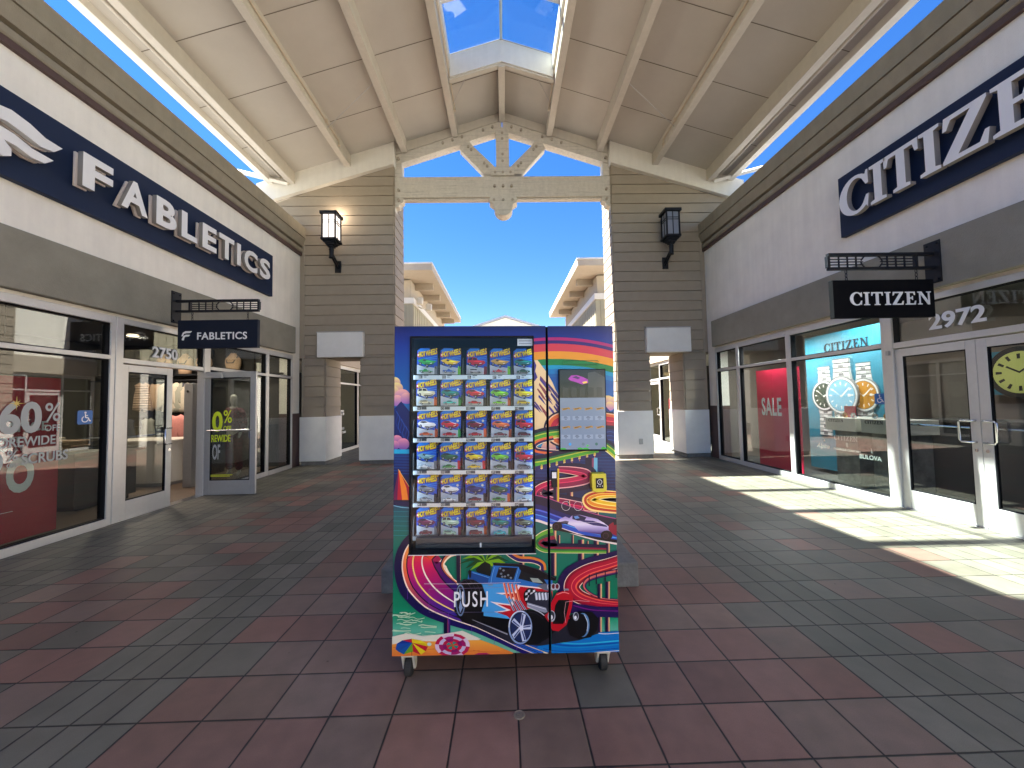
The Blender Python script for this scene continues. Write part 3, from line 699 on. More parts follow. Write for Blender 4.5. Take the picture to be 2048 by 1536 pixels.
def serif(word, h, org, xd, zd, d0, d1, mfront, parent, name='letter', sep=0.10, mside=None, sx=1.0):
    xd = Vector(xd); zd = Vector(zd); nd = xd.cross(zd); x = 0; org = Vector(org)
    for ch in word:
        w_, pts = SER[ch]
        fn = lambda a, b, d, x=x: tuple(org+xd*((x+a*sx)*h)+zd*(b*h)+nd*d)
        m = MB(); m.prism(pts, fn, d0, d1); o = m.build(name, mfront, parent)
        if mside:
            o.data.materials.append(mside)
            for p in o.data.polygons:
                if abs(p.normal.dot(nd)) < 0.5: p.material_index = 1
        x += (w_*sx+sep)
    return x*h
def sign_left():
    t = thing('wall_sign', 'navy sign panel with raised white block letters and wing emblem, left shop wall', 'sign', (XL, 5.8, 3.9))
    m = MB(); wbox(m, -1, 3.05, 8.47, 3.90, 4.81, 0.085, 0.003); m.build('panel', M['navy'], t, bevel=0.006)
    ys = [(4.51, 4.86), (4.97, 5.34), (5.47, 5.81), (5.90, 6.20), (6.31, 6.62), (6.68, 7.05), (7.13, 7.23), (7.33, 7.72), (7.80, 8.14)]
    for ch, (a, b) in zip('FABLETICS', ys):
        o = text(ch, 'letter', M['letter'], (0, 0, 0), (0,1,0), (0,0,1), 0.57, 0.03, 0.035, t)
        vs = [v.co for v in o.data.vertices]; y0 = min(v.y for v in vs); y1 = max(v.y for v in vs); z0 = min(v.z for v in vs); z1 = max(v.z for v in vs)
        for v in o.data.vertices:
            v.co.y = a+(v.co.y-y0)/(y1-y0)*(b-a); v.co.z = 4.135+(v.co.z-z0)/(z1-z0)*0.41; v.co.x += XL+0.20
        o.data.materials.append(M['lettergrey'])
        for p in o.data.polygons:
            if abs(p.normal.x) < 0.5: p.material_index = 1
        m2 = o.data.copy(); m2.materials.clear(); m2.materials.append(M['letter2'])
        for v in m2.vertices: v.co.x = (v.co.x-(XL+0.20))*0.35+XL+0.125
        bo = bpy.data.objects.new('letter_backing', m2); COL.objects.link(bo); bo.parent = o
    # wing-like emblem: two swooshes and a curl
    fn = W(-1)
    def swoosh(pts):
        m = MB(); m.prism(pts, fn, 0.17, 0.23); e = m.build('emblem', M['letter'], t); m = MB(); m.prism(pts, fn, 0.11, 0.14); m.build('emblem_backing', M['letter2'], e)
    swoosh([(3.55,4.24),(3.60,4.42),(3.70,4.50),(3.85,4.53),(4.00,4.50),(4.14,4.44),(4.30,4.43),(4.22,4.34),(4.10,4.32),(3.95,4.36),(3.82,4.39),(3.72,4.37),(3.66,4.31),(3.62,4.20)])
    swoosh([(3.62,4.12),(3.66,4.24),(3.76,4.31),(3.88,4.30),(4.02,4.25),(4.22,4.24),(4.14,4.16),(4.02,4.15),(3.90,4.19),(3.80,4.19),(3.86,4.13),(3.86,4.06),(3.80,4.02),(3.73,4.03),(3.74,4.10),(3.68,4.08)])
    L = -Vector(t.location)
    for o in COL.objects:
        if o.parent == t: o.location = L
sign_left()
def sign_right():
    t = thing('wall_sign', 'long navy sign panel with raised white serif letters on the right shop wall', 'sign', (XR, 4.2, 3.9))
    m = MB(); wbox(m, 1, 1.6, 5.67, 3.90, 4.82, 0.085, 0.003); m.build('panel', M['navy'], t, bevel=0.006)
    for ch, y0, w_ in (('C', 5.53, 0.46), ('I', 5.05, 0.22), ('T', 4.85, 0.42), ('I', 4.42, 0.22), ('Z', 4.18, 0.43), ('E', 3.73, 0.40), ('N', 3.29, 0.46)):
        serif(ch, 0.53, (XR-0.14, y0, 4.09), (0,-1,0), (0,0,1), 0.0, 0.07, M['letter'], t, mside=M['lettergrey'], sx=w_/0.53/SER[ch][0])
    L = -Vector(t.location)
    for o in COL.objects:
        if o.parent == t: o.location = L
sign_right()
def blade(s, y, x_end, zt, zb, bt, bb, bx0, bx1, label, build_txt, boardm):
    """bracket arm from the wall at |X| to x_end; hanging board"""
    X = XL+0.1 if s < 0 else XR-0.1
    t = thing('hanging_sign', label, 'sign', (X, y, 3.0), group='double-sided signs hanging from black wall brackets')
    k = MB(); r = 0.022; lo, hi = min(X, x_end), max(X, x_end)
    k.box(lo, hi, y-r, y+r, zt-0.035, zt); k.box(lo, hi, y-r, y+r, zb, zb+0.03)
    k.box(x_end-0.015, x_end+0.015, y-r+.001, y+r-.001, zb+0.03, zt-0.035); q = X-s*0.22; k.box(q-0.012, q+0.012, y-r+.001, y+r-.001, zb+0.03, zt-0.035)
    a, b = (q, x_end) if q < x_end else (x_end, q)
    n = (b-a); h = (zt-0.035)-(zb+0.03)
    # grilles at both ends with a curved inner edge
    for (g0, g1, cs) in ((a+0.03, a+n*0.42, 1), (b-n*0.42, b-0.03, -1)):
        for i in range(1, 4): zz = zb+0.03+h*i/4; k.box(g0 if cs > 0 else g0+0.02, g1-0.02 if cs > 0 else g1, y-0.006, y+0.006, zz-0.005, zz+0.005)
        for i in range(1, 4): xx = g0+(g1-g0)*(i/4 if cs > 0 else (i/4)); k.box(xx-0.005, xx+0.005, y-0.008, y+0.008, zb+0.03, zt-0.035)
        xe = g1 if cs > 0 else g0
        k.tube([(xe-cs*0.045*math.sin(math.pi*j/6), y, zb+0.03+h*j/6) for j in range(7)], 0.008, 6)
    k.build('bracket', M['black'], t)
    k = MB(); wallx = XL+0.10 if s < 0 else XR-0.10
    k.box(wallx, wallx-s*0.014, y-0.085, y+0.085, zb-0.17, zt+0.13)
    for dy in (-0.055, 0.055):
        for zz in (zb-0.13, zt+0.09): k.cyl((wallx-s*0.014, y+dy, zz), (wallx-s*0.03, y+dy, zz), 0.011, 8)
    k.build('wall_plate', M['black'], t)
    bo = MB(); bo.box(bx0, bx1, y-0.03, y+0.03, bb, bt); bo.build('board', boardm, t, bevel=0.003)
    for f_ in (0.16, 0.86):
        xx = bx0+(bx1-bx0)*f_; c = MB(); n_ = 3; top = zb-0.0; L_ = (top-bt)
        for i in range(3):
            zc = top-L_*(i+0.5)/3
            ring = [((0.012*math.cos(a_*math.pi/6), 0) if i % 2 == 0 else (0, 0.012*math.cos(a_*math.pi/6)))+(math.sin(a_*math.pi/6)*L_/3*0.62,) for a_ in range(12)]
            c.tube([(xx+u, y+v, zc+w2) for u, v, w2 in ring], 0.004, 5, closed=True)
        c.build('chain', M['black'], t)
    build_txt(t)
    L = -Vector(t.location)
    for o in COL.objects:
        if o.parent == t: o.location = L
    return t
def txtL(t):
    text('FABLETICS', 'lettering', M['letter'], (-4.70, 5.98-0.034, 2.535), (1,0,0), (0,0,1), 0.155, 0.002, 0.018, t, sx=0.98, sp=1.08)
    text('FABLETICS', 'lettering', M['letter'], (-4.2, 5.98+0.034, 2.535), (-1,0,0), (0,0,1), 0.155, 0.002, 0.018, t, sx=0.98, sp=1.08, align='CENTER')
    fn = lambda a, b, d: (-4.93+a*0.16, 5.98-0.034+d, 2.525+b*0.14)
    m = MB(); m.prism([(0,.45),(.15,.85),(.4,1),(1,1),(.85,.8),(.45,.78),(.25,.7),(.15,.45)], fn, -0.002, 0.0005)
    m.prism([(.05,.1),(.2,.5),(.45,.62),(.85,.6),(.7,.42),(.4,.4),(.3,.3),(.25,0),(.1,0)], fn, -0.002, 0.0005); m.build('emblem', M['letter'], t)
blade(-1, 5.98, -3.78, 3.155, 2.965, 2.835, 2.40, -4.99, -3.78, 'small navy lettered board hanging from a black bracket over the left shop doors', txtL, M['navy2'])
def txtR(t):
    serif('CITIZEN', 0.155, (4.09, 4.44-0.036, 2.555), (1,0,0), (0,0,1), 0.0, 0.004, M['letter'], t, name='letter', sep=0.13, sx=1.12)
    serif('CITIZEN', 0.155, (4.99, 4.44+0.036, 2.555), (-1,0,0), (0,0,1), 0.0, 0.004, M['letter'], t, name='letter', sep=0.13, sx=1.12)
blade(1, 4.44, 3.88, 3.19, 2.99, 2.86, 2.41, 3.90, 5.12, 'small black lettered board hanging from a black bracket over the right shop doors', txtR, M['blackmatt'])

# ================================================================ LANTERNS
def lantern(s, x, lit):
    y = YP-0.42
    t = thing('wall_lantern', 'black square lantern lit on the left pier' if lit else 'black square lantern switched off on the right pier', 'wall lamp', (x, YP, 5.3), group='lanterns on the clapboard piers')
    f = MB(); z0, z1 = 5.50, 6.15; h = 0.155
    for dx in (-1, 1):
        for dy in (-1, 1): f.box(x+dx*h-0.016, x+dx*h+0.016, y+dy*h-0.016, y+dy*h+0.016, z0+0.03, z1-0.04)
    f.box(x-h-0.03, x+h+0.03, y-h-0.03, y+h+0.03, z0-0.02, z0+0.03)
    for k, d in enumerate((0.14, 0.105, 0.07)): f.box(x-d, x+d, y-d, y+d, z0-0.02-0.045*(k+1), z0-0.0205-0.045*k)
    for q in (0.0, ):
        for a in (-1, 1):
            for dz in (z1-0.24, z1-0.19): 
                f.box(x-h, x+h, y+a*h-0.006, y+a*h+0.006, dz-0.006, dz+0.006); f.box(x+a*h-0.006, x+a*h+0.006, y-h, y+h, dz-0.0055, dz+0.0055)
            f.box(x-0.008, x+0.008, y+a*h-0.0055, y+a*h+0.0055, z0+0.03, z1-0.04); f.box(x+a*h-0.0055, x+a*h+0.0055, y-0.008, y+0.008, z0+0.03, z1-0.04)
    f.build('cage', M['black'], t)
    c = MB(); c.box(x-h-0.05, x+h+0.05, y-h-0.05, y+h+0.05, z1-0.04, z1+0.03); c.build('cap', M['black'], t, bevel=0.006)
    g = MB(); q = h-0.008; g.box(x-q, x+q, y-q, y+q, z0+0.035, z1-0.045); g.build('glass', M['lampglass'] if lit else M['lampdark'], t)
    st = MB(); zz = z0-0.155
    st.tube([(x, y, zz), (x, y, zz-0.05)], 0.05, 14); st.tube([(x, y, zz-0.05), (x, y, zz-0.07), (x, y, zz-0.24), (x, y, zz-0.26)], [0.065, 0.055, 0.052, 0.065], 14)
    st.tube([(x, y+0.03, zz-0.15), (x, YP-0.05, zz-0.32)], 0.035, 10); st.tube([(x, y+0.03, zz-0.22), (x, YP-0.05, zz-0.40)], 0.028, 10)
    st.box(x-0.075, x+0.075, YP-0.06, YP-0.022, zz-0.50, zz-0.20); st.build('arm', M['black'], t, bevel=0.004)
    L = -Vector(t.location)
    for o in COL.objects:
        if o.parent == t: o.location = L
    if lit:
        l = bpy.data.objects.new('lantern_light', bpy.data.lights.new('lantern_light', 'POINT')); COL.objects.link(l)
        l.data.energy = 2.2; l.data.color = (1.0, 0.8, 0.6); l.data.shadow_soft_size = 0.05; l.location = (0, YP-0.1-YP, z1+0.12-5.3); l.parent = t
        l.location = Vector((x, YP-0.25, z1+0.15))-Vector(t.location)
lantern(-1, -4.17, True); lantern(1, 4.22, False)

# ================================================================ VENDING MACHINE
MX, MY = -0.016, 2.10
TL, TR, BR, BL = (791, 653), (1223, 650), (1237, 1303.5), (784, 1312)
def mp(px, py):
    """measured spot on the photographed front -> metres on the machine front (u across, v up)"""
    v = (py-652)/658.0
    for _ in range(3):
        xl = TL[0]+(BL[0]-TL[0])*v; xr = TR[0]+(BR[0]-TR[0])*v; u = (px-xl)/(xr-xl)
        yt = TL[1]+(TR[1]-TL[1])*u; yb = BL[1]+(BR[1]-BL[1])*u; v = (py-yt)/(yb-yt)
    return (-0.6+1.2*u, 0.165+1.75*(1-v))
def mpd(px, py, d):
    u, v = mp(px, py); k = (MY+d)/MY
    X = MX+u+v*0.0117; Z = v-u*0.0117
    X *= k; Z = 1.5+(Z-1.5)*k
    return (X-MX-Z*0.0117, Z+(X-MX)*0.0117)
mach = thing('vending_machine', 'tall vending machine wrapped in a colourful race track mural selling carded toy cars', 'vending machine', (MX, MY, 0), (0, 0.0117, 0))
cab = MB()
cab.box(-0.6, 0.6, 0.62, 0.82, 0.165, 1.915); cab.box(-0.6, -0.575, 0.045, 0.62, 0.165, 1.915); cab.box(0.575, 0.6, 0.045, 0.62, 0.165, 1.915)
cab.box(-0.575, 0.575, 0.045, 0.62, 1.885, 1.915); cab.box(-0.575, 0.575, 0.045, 0.62, 0.165, 0.2)
cab.build('cabinet', M['navy2'], mach, bevel=0.004)
wu0, wz1 = mp(820, 674); wu1, wz0 = mp(1068, 1110); seam0 = mp(1091.5, 900)[0]; seam1 = mp(1095.5, 900)[0]
wu0 = mp(820, 890)[0]; wu1 = mp(1067, 890)[0]
def frame_mesh(m, u0, u1, z0, z1, hole=None):
    if not hole: m.box(u0, u1, 0.0, 0.045, z0, z1); return
    a, b, c, d = hole
    # one outline prism with a hole: four mitred pieces
    m.prism([(u0, z0), (u1, z0), (b, c), (a, c)], FY(0), 0, 0.045); m.prism([(u0, z1), (a, d), (b, d), (u1, z1)], FY(0), 0, 0.045)
    m.prism([(u0, z0), (a, c), (a, d), (u0, z1)], FY(0), 0, 0.045); m.prism([(u1, z0), (u1, z1), (b, d), (b, c)], FY(0), 0, 0.045)
dl = MB(); frame_mesh(dl, -0.6, seam0, 0.168, 1.915, (wu0, wu1, wz0, wz1)); doorL = dl.build('display_door', M['navy'], mach)
dr = MB(); frame_mesh(dr, seam1, 0.6, 0.168, 1.915); doorR = dr.build('control_door', M['navy'], mach, bevel=0.004)

class Art:
    def __init__(s): s.k = 0; s.regs = []
    def region(s, u0, u1, z0, z1, mb): s.regs.append((u0, u1, z0, z1, mb))
    def poly(s, pts, col):
        s.k += 1
        if not callable(col): col = tuple(255*(v/255)**1.22 for v in col)
        else:
            c0 = col; col = lambda x, y: tuple(255*(v/255)**1.22 for v in c0(x, y))
        d = -0.0006-0.00003*s.k
        q = [mp(*p) for p in pts]; back = {}
        tri = tessellate_polygon([[Vector((p[0], p[1], 0)) for p in q]])
        for t in tri:
            T = [(q[i][0], q[i][1], pts[i][0], pts[i][1]) for i in t]
            for (u0, u1, z0, z1, mb) in s.regs:
                P_ = T
                for ax, lim, sg in ((0, u0, 1), (0, u1, -1), (1, z0, 1), (1, z1, -1)):
                    out = []
                    for i in range(len(P_)):
                        a, b = P_[i-1], P_[i]; da, db = sg*(a[ax]-lim), sg*(b[ax]-lim)
                        if (da >= 0) != (db >= 0):
                            t_ = da/(da-db); out.append(tuple(a[j]+(b[j]-a[j])*t_ for j in range(4)))
                        if db >= 0: out.append(b)
                    P_ = out
                    if len(P_) < 3: break
                if len(P_) >= 3:
                    A_ = sum(P_[i-1][0]*P_[i][1]-P_[i][0]*P_[i-1][1] for i in range(len(P_)))
                    if abs(A_) < 1e-9: continue
                    if A_ < 0: P_ = P_[::-1]
                    o = len(mb.v); mb.v += [(p[0], d, p[1]) for p in P_]; mb.f.append(list(range(o, o+len(P_))))
                    mb.c.append([col(p[2], p[3]) for p in P_] if callable(col) else col)
art = Art()
mbl, mbr = MB(), MB(); mbl.keep = mbr.keep = True
e = 0.0012
art.region(-0.6+e, seam0-e, wz1+e, 1.915-e, mbl); art.region(-0.6+e, wu0-e, wz0-e, wz1+e, mbl); art.region(wu1+e, seam0-e, wz0-e, wz1+e, mbl); art.region(-0.6+e, seam0-e, 0.17, wz0-e, mbl)
art.region(seam1+e, 0.6-e, 0.17, 1.915-e, mbr)
def tf(ox, oy, k): return lambda pts: [(ox+x/k, oy+y/k) for x, y in pts]
VA, VB, VC, VD, VE = tf(780, 640, 4.096), tf(760, 1000, 3.7926), tf(1060, 640, 4.267), tf(1060, 980, 4.516), tf(780, 1080, 6.4)
def mixc(a, b, t): return tuple(a[i]+(b[i]-a[i])*t for i in range(3))
def grad(stops, x):
    if x <= stops[0][0]: return stops[0][1]
    for (a, ca), (b, cb) in zip(stops, stops[1:]):
        if x <= b: return mixc(ca, cb, (x-a)/(b-a))
    return stops[-1][1]
def spline(pts, n=8, closed=False):
    out = []; m = len(pts)
    for i in range(m if closed else m-1):
        p0 = pts[(i-1) % m] if (closed or i > 0) else pts[0]; p1 = pts[i]; p2 = pts[(i+1) % m]; p3 = pts[(i+2) % m] if (closed or i+2 < m) else pts[-1]
        for k in range(n):
            t = k/n
            out.append(tuple(0.5*((2*p1[j])+(-p0[j]+p2[j])*t+(2*p0[j]-5*p1[j]+4*p2[j]-p3[j])*t*t+(-p0[j]+3*p1[j]-3*p2[j]+p3[j])*t**3) for j in range(2)))
    if not closed: out.append(tuple(pts[-1]))
    return out
def ribbon(pts, width, lanes, n=8):
    """lanes: (t0,t1,colour | list of colours along); t in -0.5..0.5 (negative = left of travel)"""
    c = spline(pts, n); m = len(c); W_ = width if isinstance(width, (list, tuple)) else None
    off = []
    for i in range(m):
        a = c[max(i-1, 0)]; b = c[min(i+1, m-1)]; L = math.hypot(b[0]-a[0], b[1]-a[1]) or 1
        ww = width if not W_ else grad([(j/(len(W_)-1), (W_[j],)*3) for j in range(len(W_))], i/(m-1))[0]
        off.append(((b[1]-a[1])/L*ww, -(b[0]-a[0])/L*ww))
    for t0, t1, col in lanes:
        for i in range(m-1):
            pq = [(c[i][0]+off[i][0]*t0, c[i][1]+off[i][1]*t0), (c[i+1][0]+off[i+1][0]*t0, c[i+1][1]+off[i+1][1]*t0),
                  (c[i+1][0]+off[i+1][0]*t1, c[i+1][1]+off[i+1][1]*t1), (c[i][0]+off[i][0]*t1, c[i][1]+off[i][1]*t1)]
            if (pq[1][0]-pq[0][0])*(c[i+1][0]-c[i][0])+(pq[1][1]-pq[0][1])*(c[i+1][1]-c[i][1]) < 0 or (pq[2][0]-pq[3][0])*(c[i+1][0]-c[i][0])+(pq[2][1]-pq[3][1])*(c[i+1][1]-c[i][1]) < 0: continue
            if isinstance(col, list):
                st = [(j/(len(col)-1), col[j]) for j in range(len(col))]; cc = grad(st, i/(m-1))
            else: cc = col
            art.poly(pq, cc); art.k -= 1
        art.k += 1
def line(pts, w_, col, n=6): ribbon(pts, w_, [(-.5, .5, col)], n)
def ell(cx, cy, rx, ry, n=24, a0=0, rot=0):
    c_, s_ = math.cos(R(rot)), math.sin(R(rot))
    return [(cx+rx*math.cos(2*math.pi*i/n+a0)*c_-ry*math.sin(2*math.pi*i/n+a0)*s_, cy+rx*math.cos(2*math.pi*i/n+a0)*s_+ry*math.sin(2*math.pi*i/n+a0)*c_) for i in range(n)]
def draw_mural():
    rnd = random.Random(3)
    BG = [(650,(16,28,92)),(668,(14,40,130)),(700,(8,66,158)),(740,(0,92,170)),(800,(0,112,178)),(868,(0,124,190)),(898,(20,160,200)),(906,(10,80,140)),(930,(14,52,120)),(975,(10,30,92)),(1000,(4,56,104)),(1030,(0,104,116)),(1080,(0,124,110)),(1160,(0,128,100)),(1215,(10,140,104)),(1240,(40,160,125)),(1262,(110,190,165)),(1330,(150,205,180))]
    ys = sorted(set([640]+[s_[0] for s_ in BG]+[1320]))
    for a, b in zip(ys, ys[1:]): art.poly([(770, a), (1250, a), (1250, b), (770, b)], lambda x, y: grad(BG, y)); art.k -= 1
    art.k += 1
    # painted clouds
    def cloud(cx, cy, r, c1, c2):
        art.poly(ell(cx, cy, r, r*0.95), lambda x, y: mixc(c1, c2, min(1, max(0, (y-cy+r)/(2*r)))))
    for x, y, r in ((38, 530, 52), (60, 575, 50), (20, 610, 60)): cloud(*VA([(x, y)])[0], r/4.096, (232, 226, 150), (190, 130, 170))
    for x, y, r in ((105, 640, 60), (65, 680, 50), (140, 660, 50)): cloud(*VA([(x, y)])[0], r/4.096, (240, 190, 175), (150, 110, 190))
    # blue mountain left
    art.poly(VA([(20, 770), (60, 725), (95, 684), (135, 735), (185, 800), (185, 1110), (20, 1110)]), (10, 40, 112))
    for i in range(8):
        x = 40+i*18; y = 740+i*30; line(VA([(x, y), (x+25, y+60), (x+12, y+120), (x+30, y+180)]), 1.2, (40, 92, 170) if i % 2 else (24, 66, 150))
    for x, y, r in ((60, 1010, 45), (110, 1040, 50), (40, 1050, 40)): cloud(*VA([(x, y)])[0], r/4.096, (232, 160, 175), (120, 90, 170))
    art.poly(VA([(20, 1085), (185, 1085), (185, 1120), (20, 1120)]), lambda x, y: (30, 175, 215))
    for i in range(7): line(VA([(20, 1140+i*24), (190, 1142+i*24)]), 1.0, (24, 92, 165))
    # sail boat
    art.poly(VA([(72, 1252), (160, 1395), (170, 1500), (36, 1500), (30, 1480)]), (190, 24, 62)); art.poly(VA([(72, 1252), (84, 1262), (135, 1400), (150, 1500), (100, 1500), (90, 1400)]), (238, 146, 52))
    art.poly(VA([(72, 1252), (66, 1400), (62, 1500), (30, 1500), (30, 1470)]), (120, 24, 90))
    line(VA([(70, 1250), (160, 1395)]), 0.9, (240, 210, 120)); art.poly(VA([(20, 1500), (200, 1500), (200, 1536), (20, 1545)]), (12, 16, 60))
    art.poly(VB([(80, 30), (240, 40), (240, 75), (80, 60)]), (18, 26, 84)); line(VB([(90, 62), (160, 78), (240, 85)]), 1.5, (130, 190, 215))
    for i in range(6): line(VB([(100, 110+i*36), (240, 112+i*36)]), 0.6, (40, 160, 170))
    # rainbow
    def bow(y0a, y0b, c):
        t = [(x, y0a+0.00028*(x-215)**2) for x in range(-10, 760, 35)]; b = [(x, y0b+0.00028*(x-215)**2) for x in range(-10, 760, 35)]
        for i in range(len(t)-1): art.poly(VC([t[i], t[i+1], b[i+1], b[i]]), c); art.k -= 1
        art.k += 1
    for a, b, c in ((148, 174, (176, 30, 118)), (174, 204, (64, 34, 120)), (204, 271, (206, 72, 86)), (271, 338, (226, 164, 42)), (338, 393, (22, 140, 76)), (393, 428, (0, 160, 196)), (428, 470, (0, 132, 190)), (470, 500, (0, 110, 176))): bow(a, b, c)
    # painted snow peak with violet shadows
    art.poly(VA([(1140, 380), (1172, 335), (1200, 335), (1235, 385), (1270, 432), (1320, 520), (1345, 580), (1385, 650), (1440, 760), (1480, 960), (1165, 980), (1140, 900)]), (232, 212, 168))
    for i in range(26):
        x = 1160+rnd.random()*210; y = 400+(x-1160)*0.9+rnd.random()*330
        if y > 940: continue
        L = 60+rnd.random()*110; wv = 8+rnd.random()*22
        art.poly(VA([(x, y), (x+L*0.28, y+L*0.34), (x+L*0.62, y+L*0.92), (x+L*0.3+wv*.2, y+L*0.66), (x+wv*0.2-8, y+wv)]), [(78, 66, 146), (92, 74, 150), (150, 84, 92), (66, 56, 134)][i % 4])
    art.poly(VA([(1172, 335), (1190, 380), (1180, 430), (1200, 480), (1170, 520), (1150, 470), (1150, 380)]), (84, 70, 150))
    # right of the display
    for x, y, r in ((1775, 680, 52), (1820, 690, 50), (1790, 720, 40)): cloud(*VA([(x, y)])[0], r/4.096, (240, 222, 150), (190, 130, 190))
    art.poly(VA([(1740, 700), (1800, 770), (1860, 730), (1860, 1010), (1740, 1010)]), (22, 58, 134))
    art.poly(VA([(1740, 860), (1800, 880), (1860, 850), (1860, 1100), (1740, 1060)]), (16, 44, 112))
    for i in range(5): line(VA([(1755, 880+i*30), (1800, 865+i*34), (1850, 890+i*30)]), 1.2, (40, 90, 170))
    # dark sea under the loops
    art.poly(VA([(1165, 1060), (1860, 1080), (1860, 1300), (1165, 1300)]), (8, 52, 112))
    for i in range(12): line(VA([(1180, 1120+i*26), (1860, 1122+i*26)]), 0.7, (20, 84, 150))
    cloud(*VA([(1290, 1075)])[0], 15, (236, 196, 150), (150, 110, 170))
    # red loop behind the display
    navy = (22, 14, 66)
    ribbon(VA([(1900, 845), (1700, 822), (1500, 815), (1360, 850), (1335, 930), (1400, 990), (1560, 1010)]), [22, 26, 28, 30, 34, 30, 26], [(-.62, -.4, navy), (.5, .82, navy), (-.5, -.42, (240, 200, 160)), (-.42, -.2, (222, 120, 60)), (-.2, .12, (196, 22, 74)), (.12, .2, (240, 90, 110)), (.2, .5, (176, 14, 62))])
    # green road
    green = [(-.5, -.42, (250, 240, 190)), (-.42, -.18, (200, 206, 70)), (-.18, .18, (88, 176, 60)), (.18, .3, (190, 206, 80)), (.3, .5, (30, 120, 70)), (.5, .9, navy)]
    ribbon(VA([(1120, 1010), (1230, 975), (1300, 960), (1380, 950)]), 18, green)
    ribbon(VA([(1330, 985), (1230, 1010), (1175, 1045), (1185, 1085), (1260, 1100), (1380, 1110)]), 9, [(-.5, .0, (226, 120, 70)), (0, .5, (60, 30, 90)), (.5, .62, (250, 236, 200))])
    ribbon(VA([(1130, 1215), (1260, 1195), (1400, 1160), (1560, 1120), (1700, 1095)]), [20, 20, 19, 17, 14], green)
    for i in range(9): art.poly(VA([(1180+i*62, 1222-i*14), (1225+i*62, 1212-i*14), (1225+i*62, 1245-i*14), (1180+i*62, 1256-i*14)]), (46, 44, 110)); line(VA([(1172+i*62, 1218-i*14), (1172+i*62, 1262-i*14)]), 1.0, (232, 150, 110))
    ribbon(VA([(1730, 1040), (1790, 1080), (1870, 1150)]), 16, green)
    # posts
    def post(x0, x1, y0, y1, V=VD, l=(226, 190, 140)):
        m_ = x0+(x1-x0)*0.55; art.poly(V([(x0, y0), (m_, y0), (m_, y1), (x0, y1)]), (18, 12, 66)); art.k -= 1
        art.poly(V([(m_, y0), (x1, y0), (x1, y1), (m_, y1)]), l); art.k += 0
        art.poly(V([(m_, y0), (m_+(x1-m_)*.35, y0), (m_+(x1-m_)*.35, y1), (m_, y1)]), (150, 70, 110))
    post(1590, 1690, 1150, 1330, VA, (120, 190, 215)); post(1440, 1490, 1380, 1536, VA); 
    # magenta S bends
    mag = [(-.72, -.5, navy), (-.5, -.44, (250, 226, 200)), (-.44, -.1, (196, 20, 92)), (-.1, .0, (236, 70, 120)), (.0, .4, (150, 14, 84)), (.4, .5, (246, 190, 190)), (.5, .95, navy)]
    ribbon(VA([(1370, 1245), (1480, 1255), (1590, 1280), (1600, 1320), (1480, 1350), (1330, 1370), (1220, 1410), (1195, 1460), (1290, 1500), (1420, 1520), (1560, 1545), (1700, 1570)]), [12, 16, 20, 22, 21, 20, 20, 20, 18, 17, 16, 16], mag)
    # teal water patches and posts of the middle part
    for x0, x1, y0, y1 in ((200, 250, 0, 260), (330, 350, 120, 260), (455, 480, 190, 270), (590, 610, 200, 300), (180, 228, 390, 790), (425, 478, 470, 700), (565, 612, 470, 660), (675, 712, 480, 650), (240, 262, 430, 560), (365, 385, 430, 560), (500, 520, 480, 560)): post(x0, x1, y0, y1)
    art.poly(VA([(1362, 1240), (1376, 1240), (1376, 1560), (1362, 1560)]), (226, 196, 40))
    # yellow loop
    yel = [(-.8, -.5, navy), (-.5, -.44, (255, 246, 190)), (-.44, -.2, (240, 200, 40)), (-.2, -.12, (255, 240, 140)), (-.12, .1, (238, 156, 40)), (.1, .16, (250, 220, 120)), (.16, .36, (200, 70, 40)), (.36, .5, (252, 224, 150))]
    ribbon(VD([(830, 70), (700, 62), (590, 72), (520, 110), (560, 150), (680, 175), (830, 190)]), [12, 15, 19, 26, 28, 24, 22], [(-t1, -t0, c) for t0, t1, c in yel])
    # blue road with the racer
    ribbon(VD([(-20, 210), (100, 235), (240, 285), (420, 345), (620, 400), (840, 440)]), 30, [(-.62, -.46, (236, 226, 220)), (-.46, -.2, (30, 96, 196)), (-.2, -.14, (90, 170, 235)), (-.14, .1, (16, 64, 160)), (.1, .2, (90, 120, 220)), (.2, .5, (18, 26, 110)), (.5, 1.05, navy), (1.05, 1.1, (190, 90, 150))])
    # green rails
    ribbon(VD([(200, 395), (110, 425), (45, 470), (50, 520), (110, 560), (220, 570), (420, 572), (680, 575)]), [16, 14, 11, 9, 9, 8, 8, 7], [(-.5, -.4, (250, 236, 190)), (-.4, .1, (110, 176, 60)), (.1, .5, (30, 120, 70)), (.5, 1.0, (150, 26, 70)), (1.0, 1.9, navy)])
    ribbon(VD([(0, 650), (60, 660), (105, 700), (80, 760)]), 9, [(-.5, -.3, (250, 230, 190)), (-.3, .2, (226, 156, 70)), (.2, .7, (60, 30, 110))])
    # racer
    art.poly(VD([(190, 340), (420, 420), (640, 450), (790, 470), (790, 500), (600, 470), (400, 420), (200, 380)]), (8, 6, 30))
    art.poly(VD([(236, 312), (262, 282), (310, 262), (345, 278), (372, 252), (440, 247), (520, 266), (600, 285), (660, 320), (700, 350), (742, 366), (770, 420), (720, 432), (620, 424), (520, 405), (430, 392), (392, 352), (330, 330), (300, 316)]), lambda x, y: grad([(1040, (176, 160, 214)), (1052, (238, 232, 246)), (1062, (190, 180, 226)), (1072, (70, 50, 130))], y))
    art.poly(VD([(372, 252), (440, 249), (500, 270), (480, 300), (420, 300), (372, 285)]), (30, 30, 80)); art.poly(VD([(385, 262), (420, 256), (438, 276), (400, 284)]), (110, 160, 220))
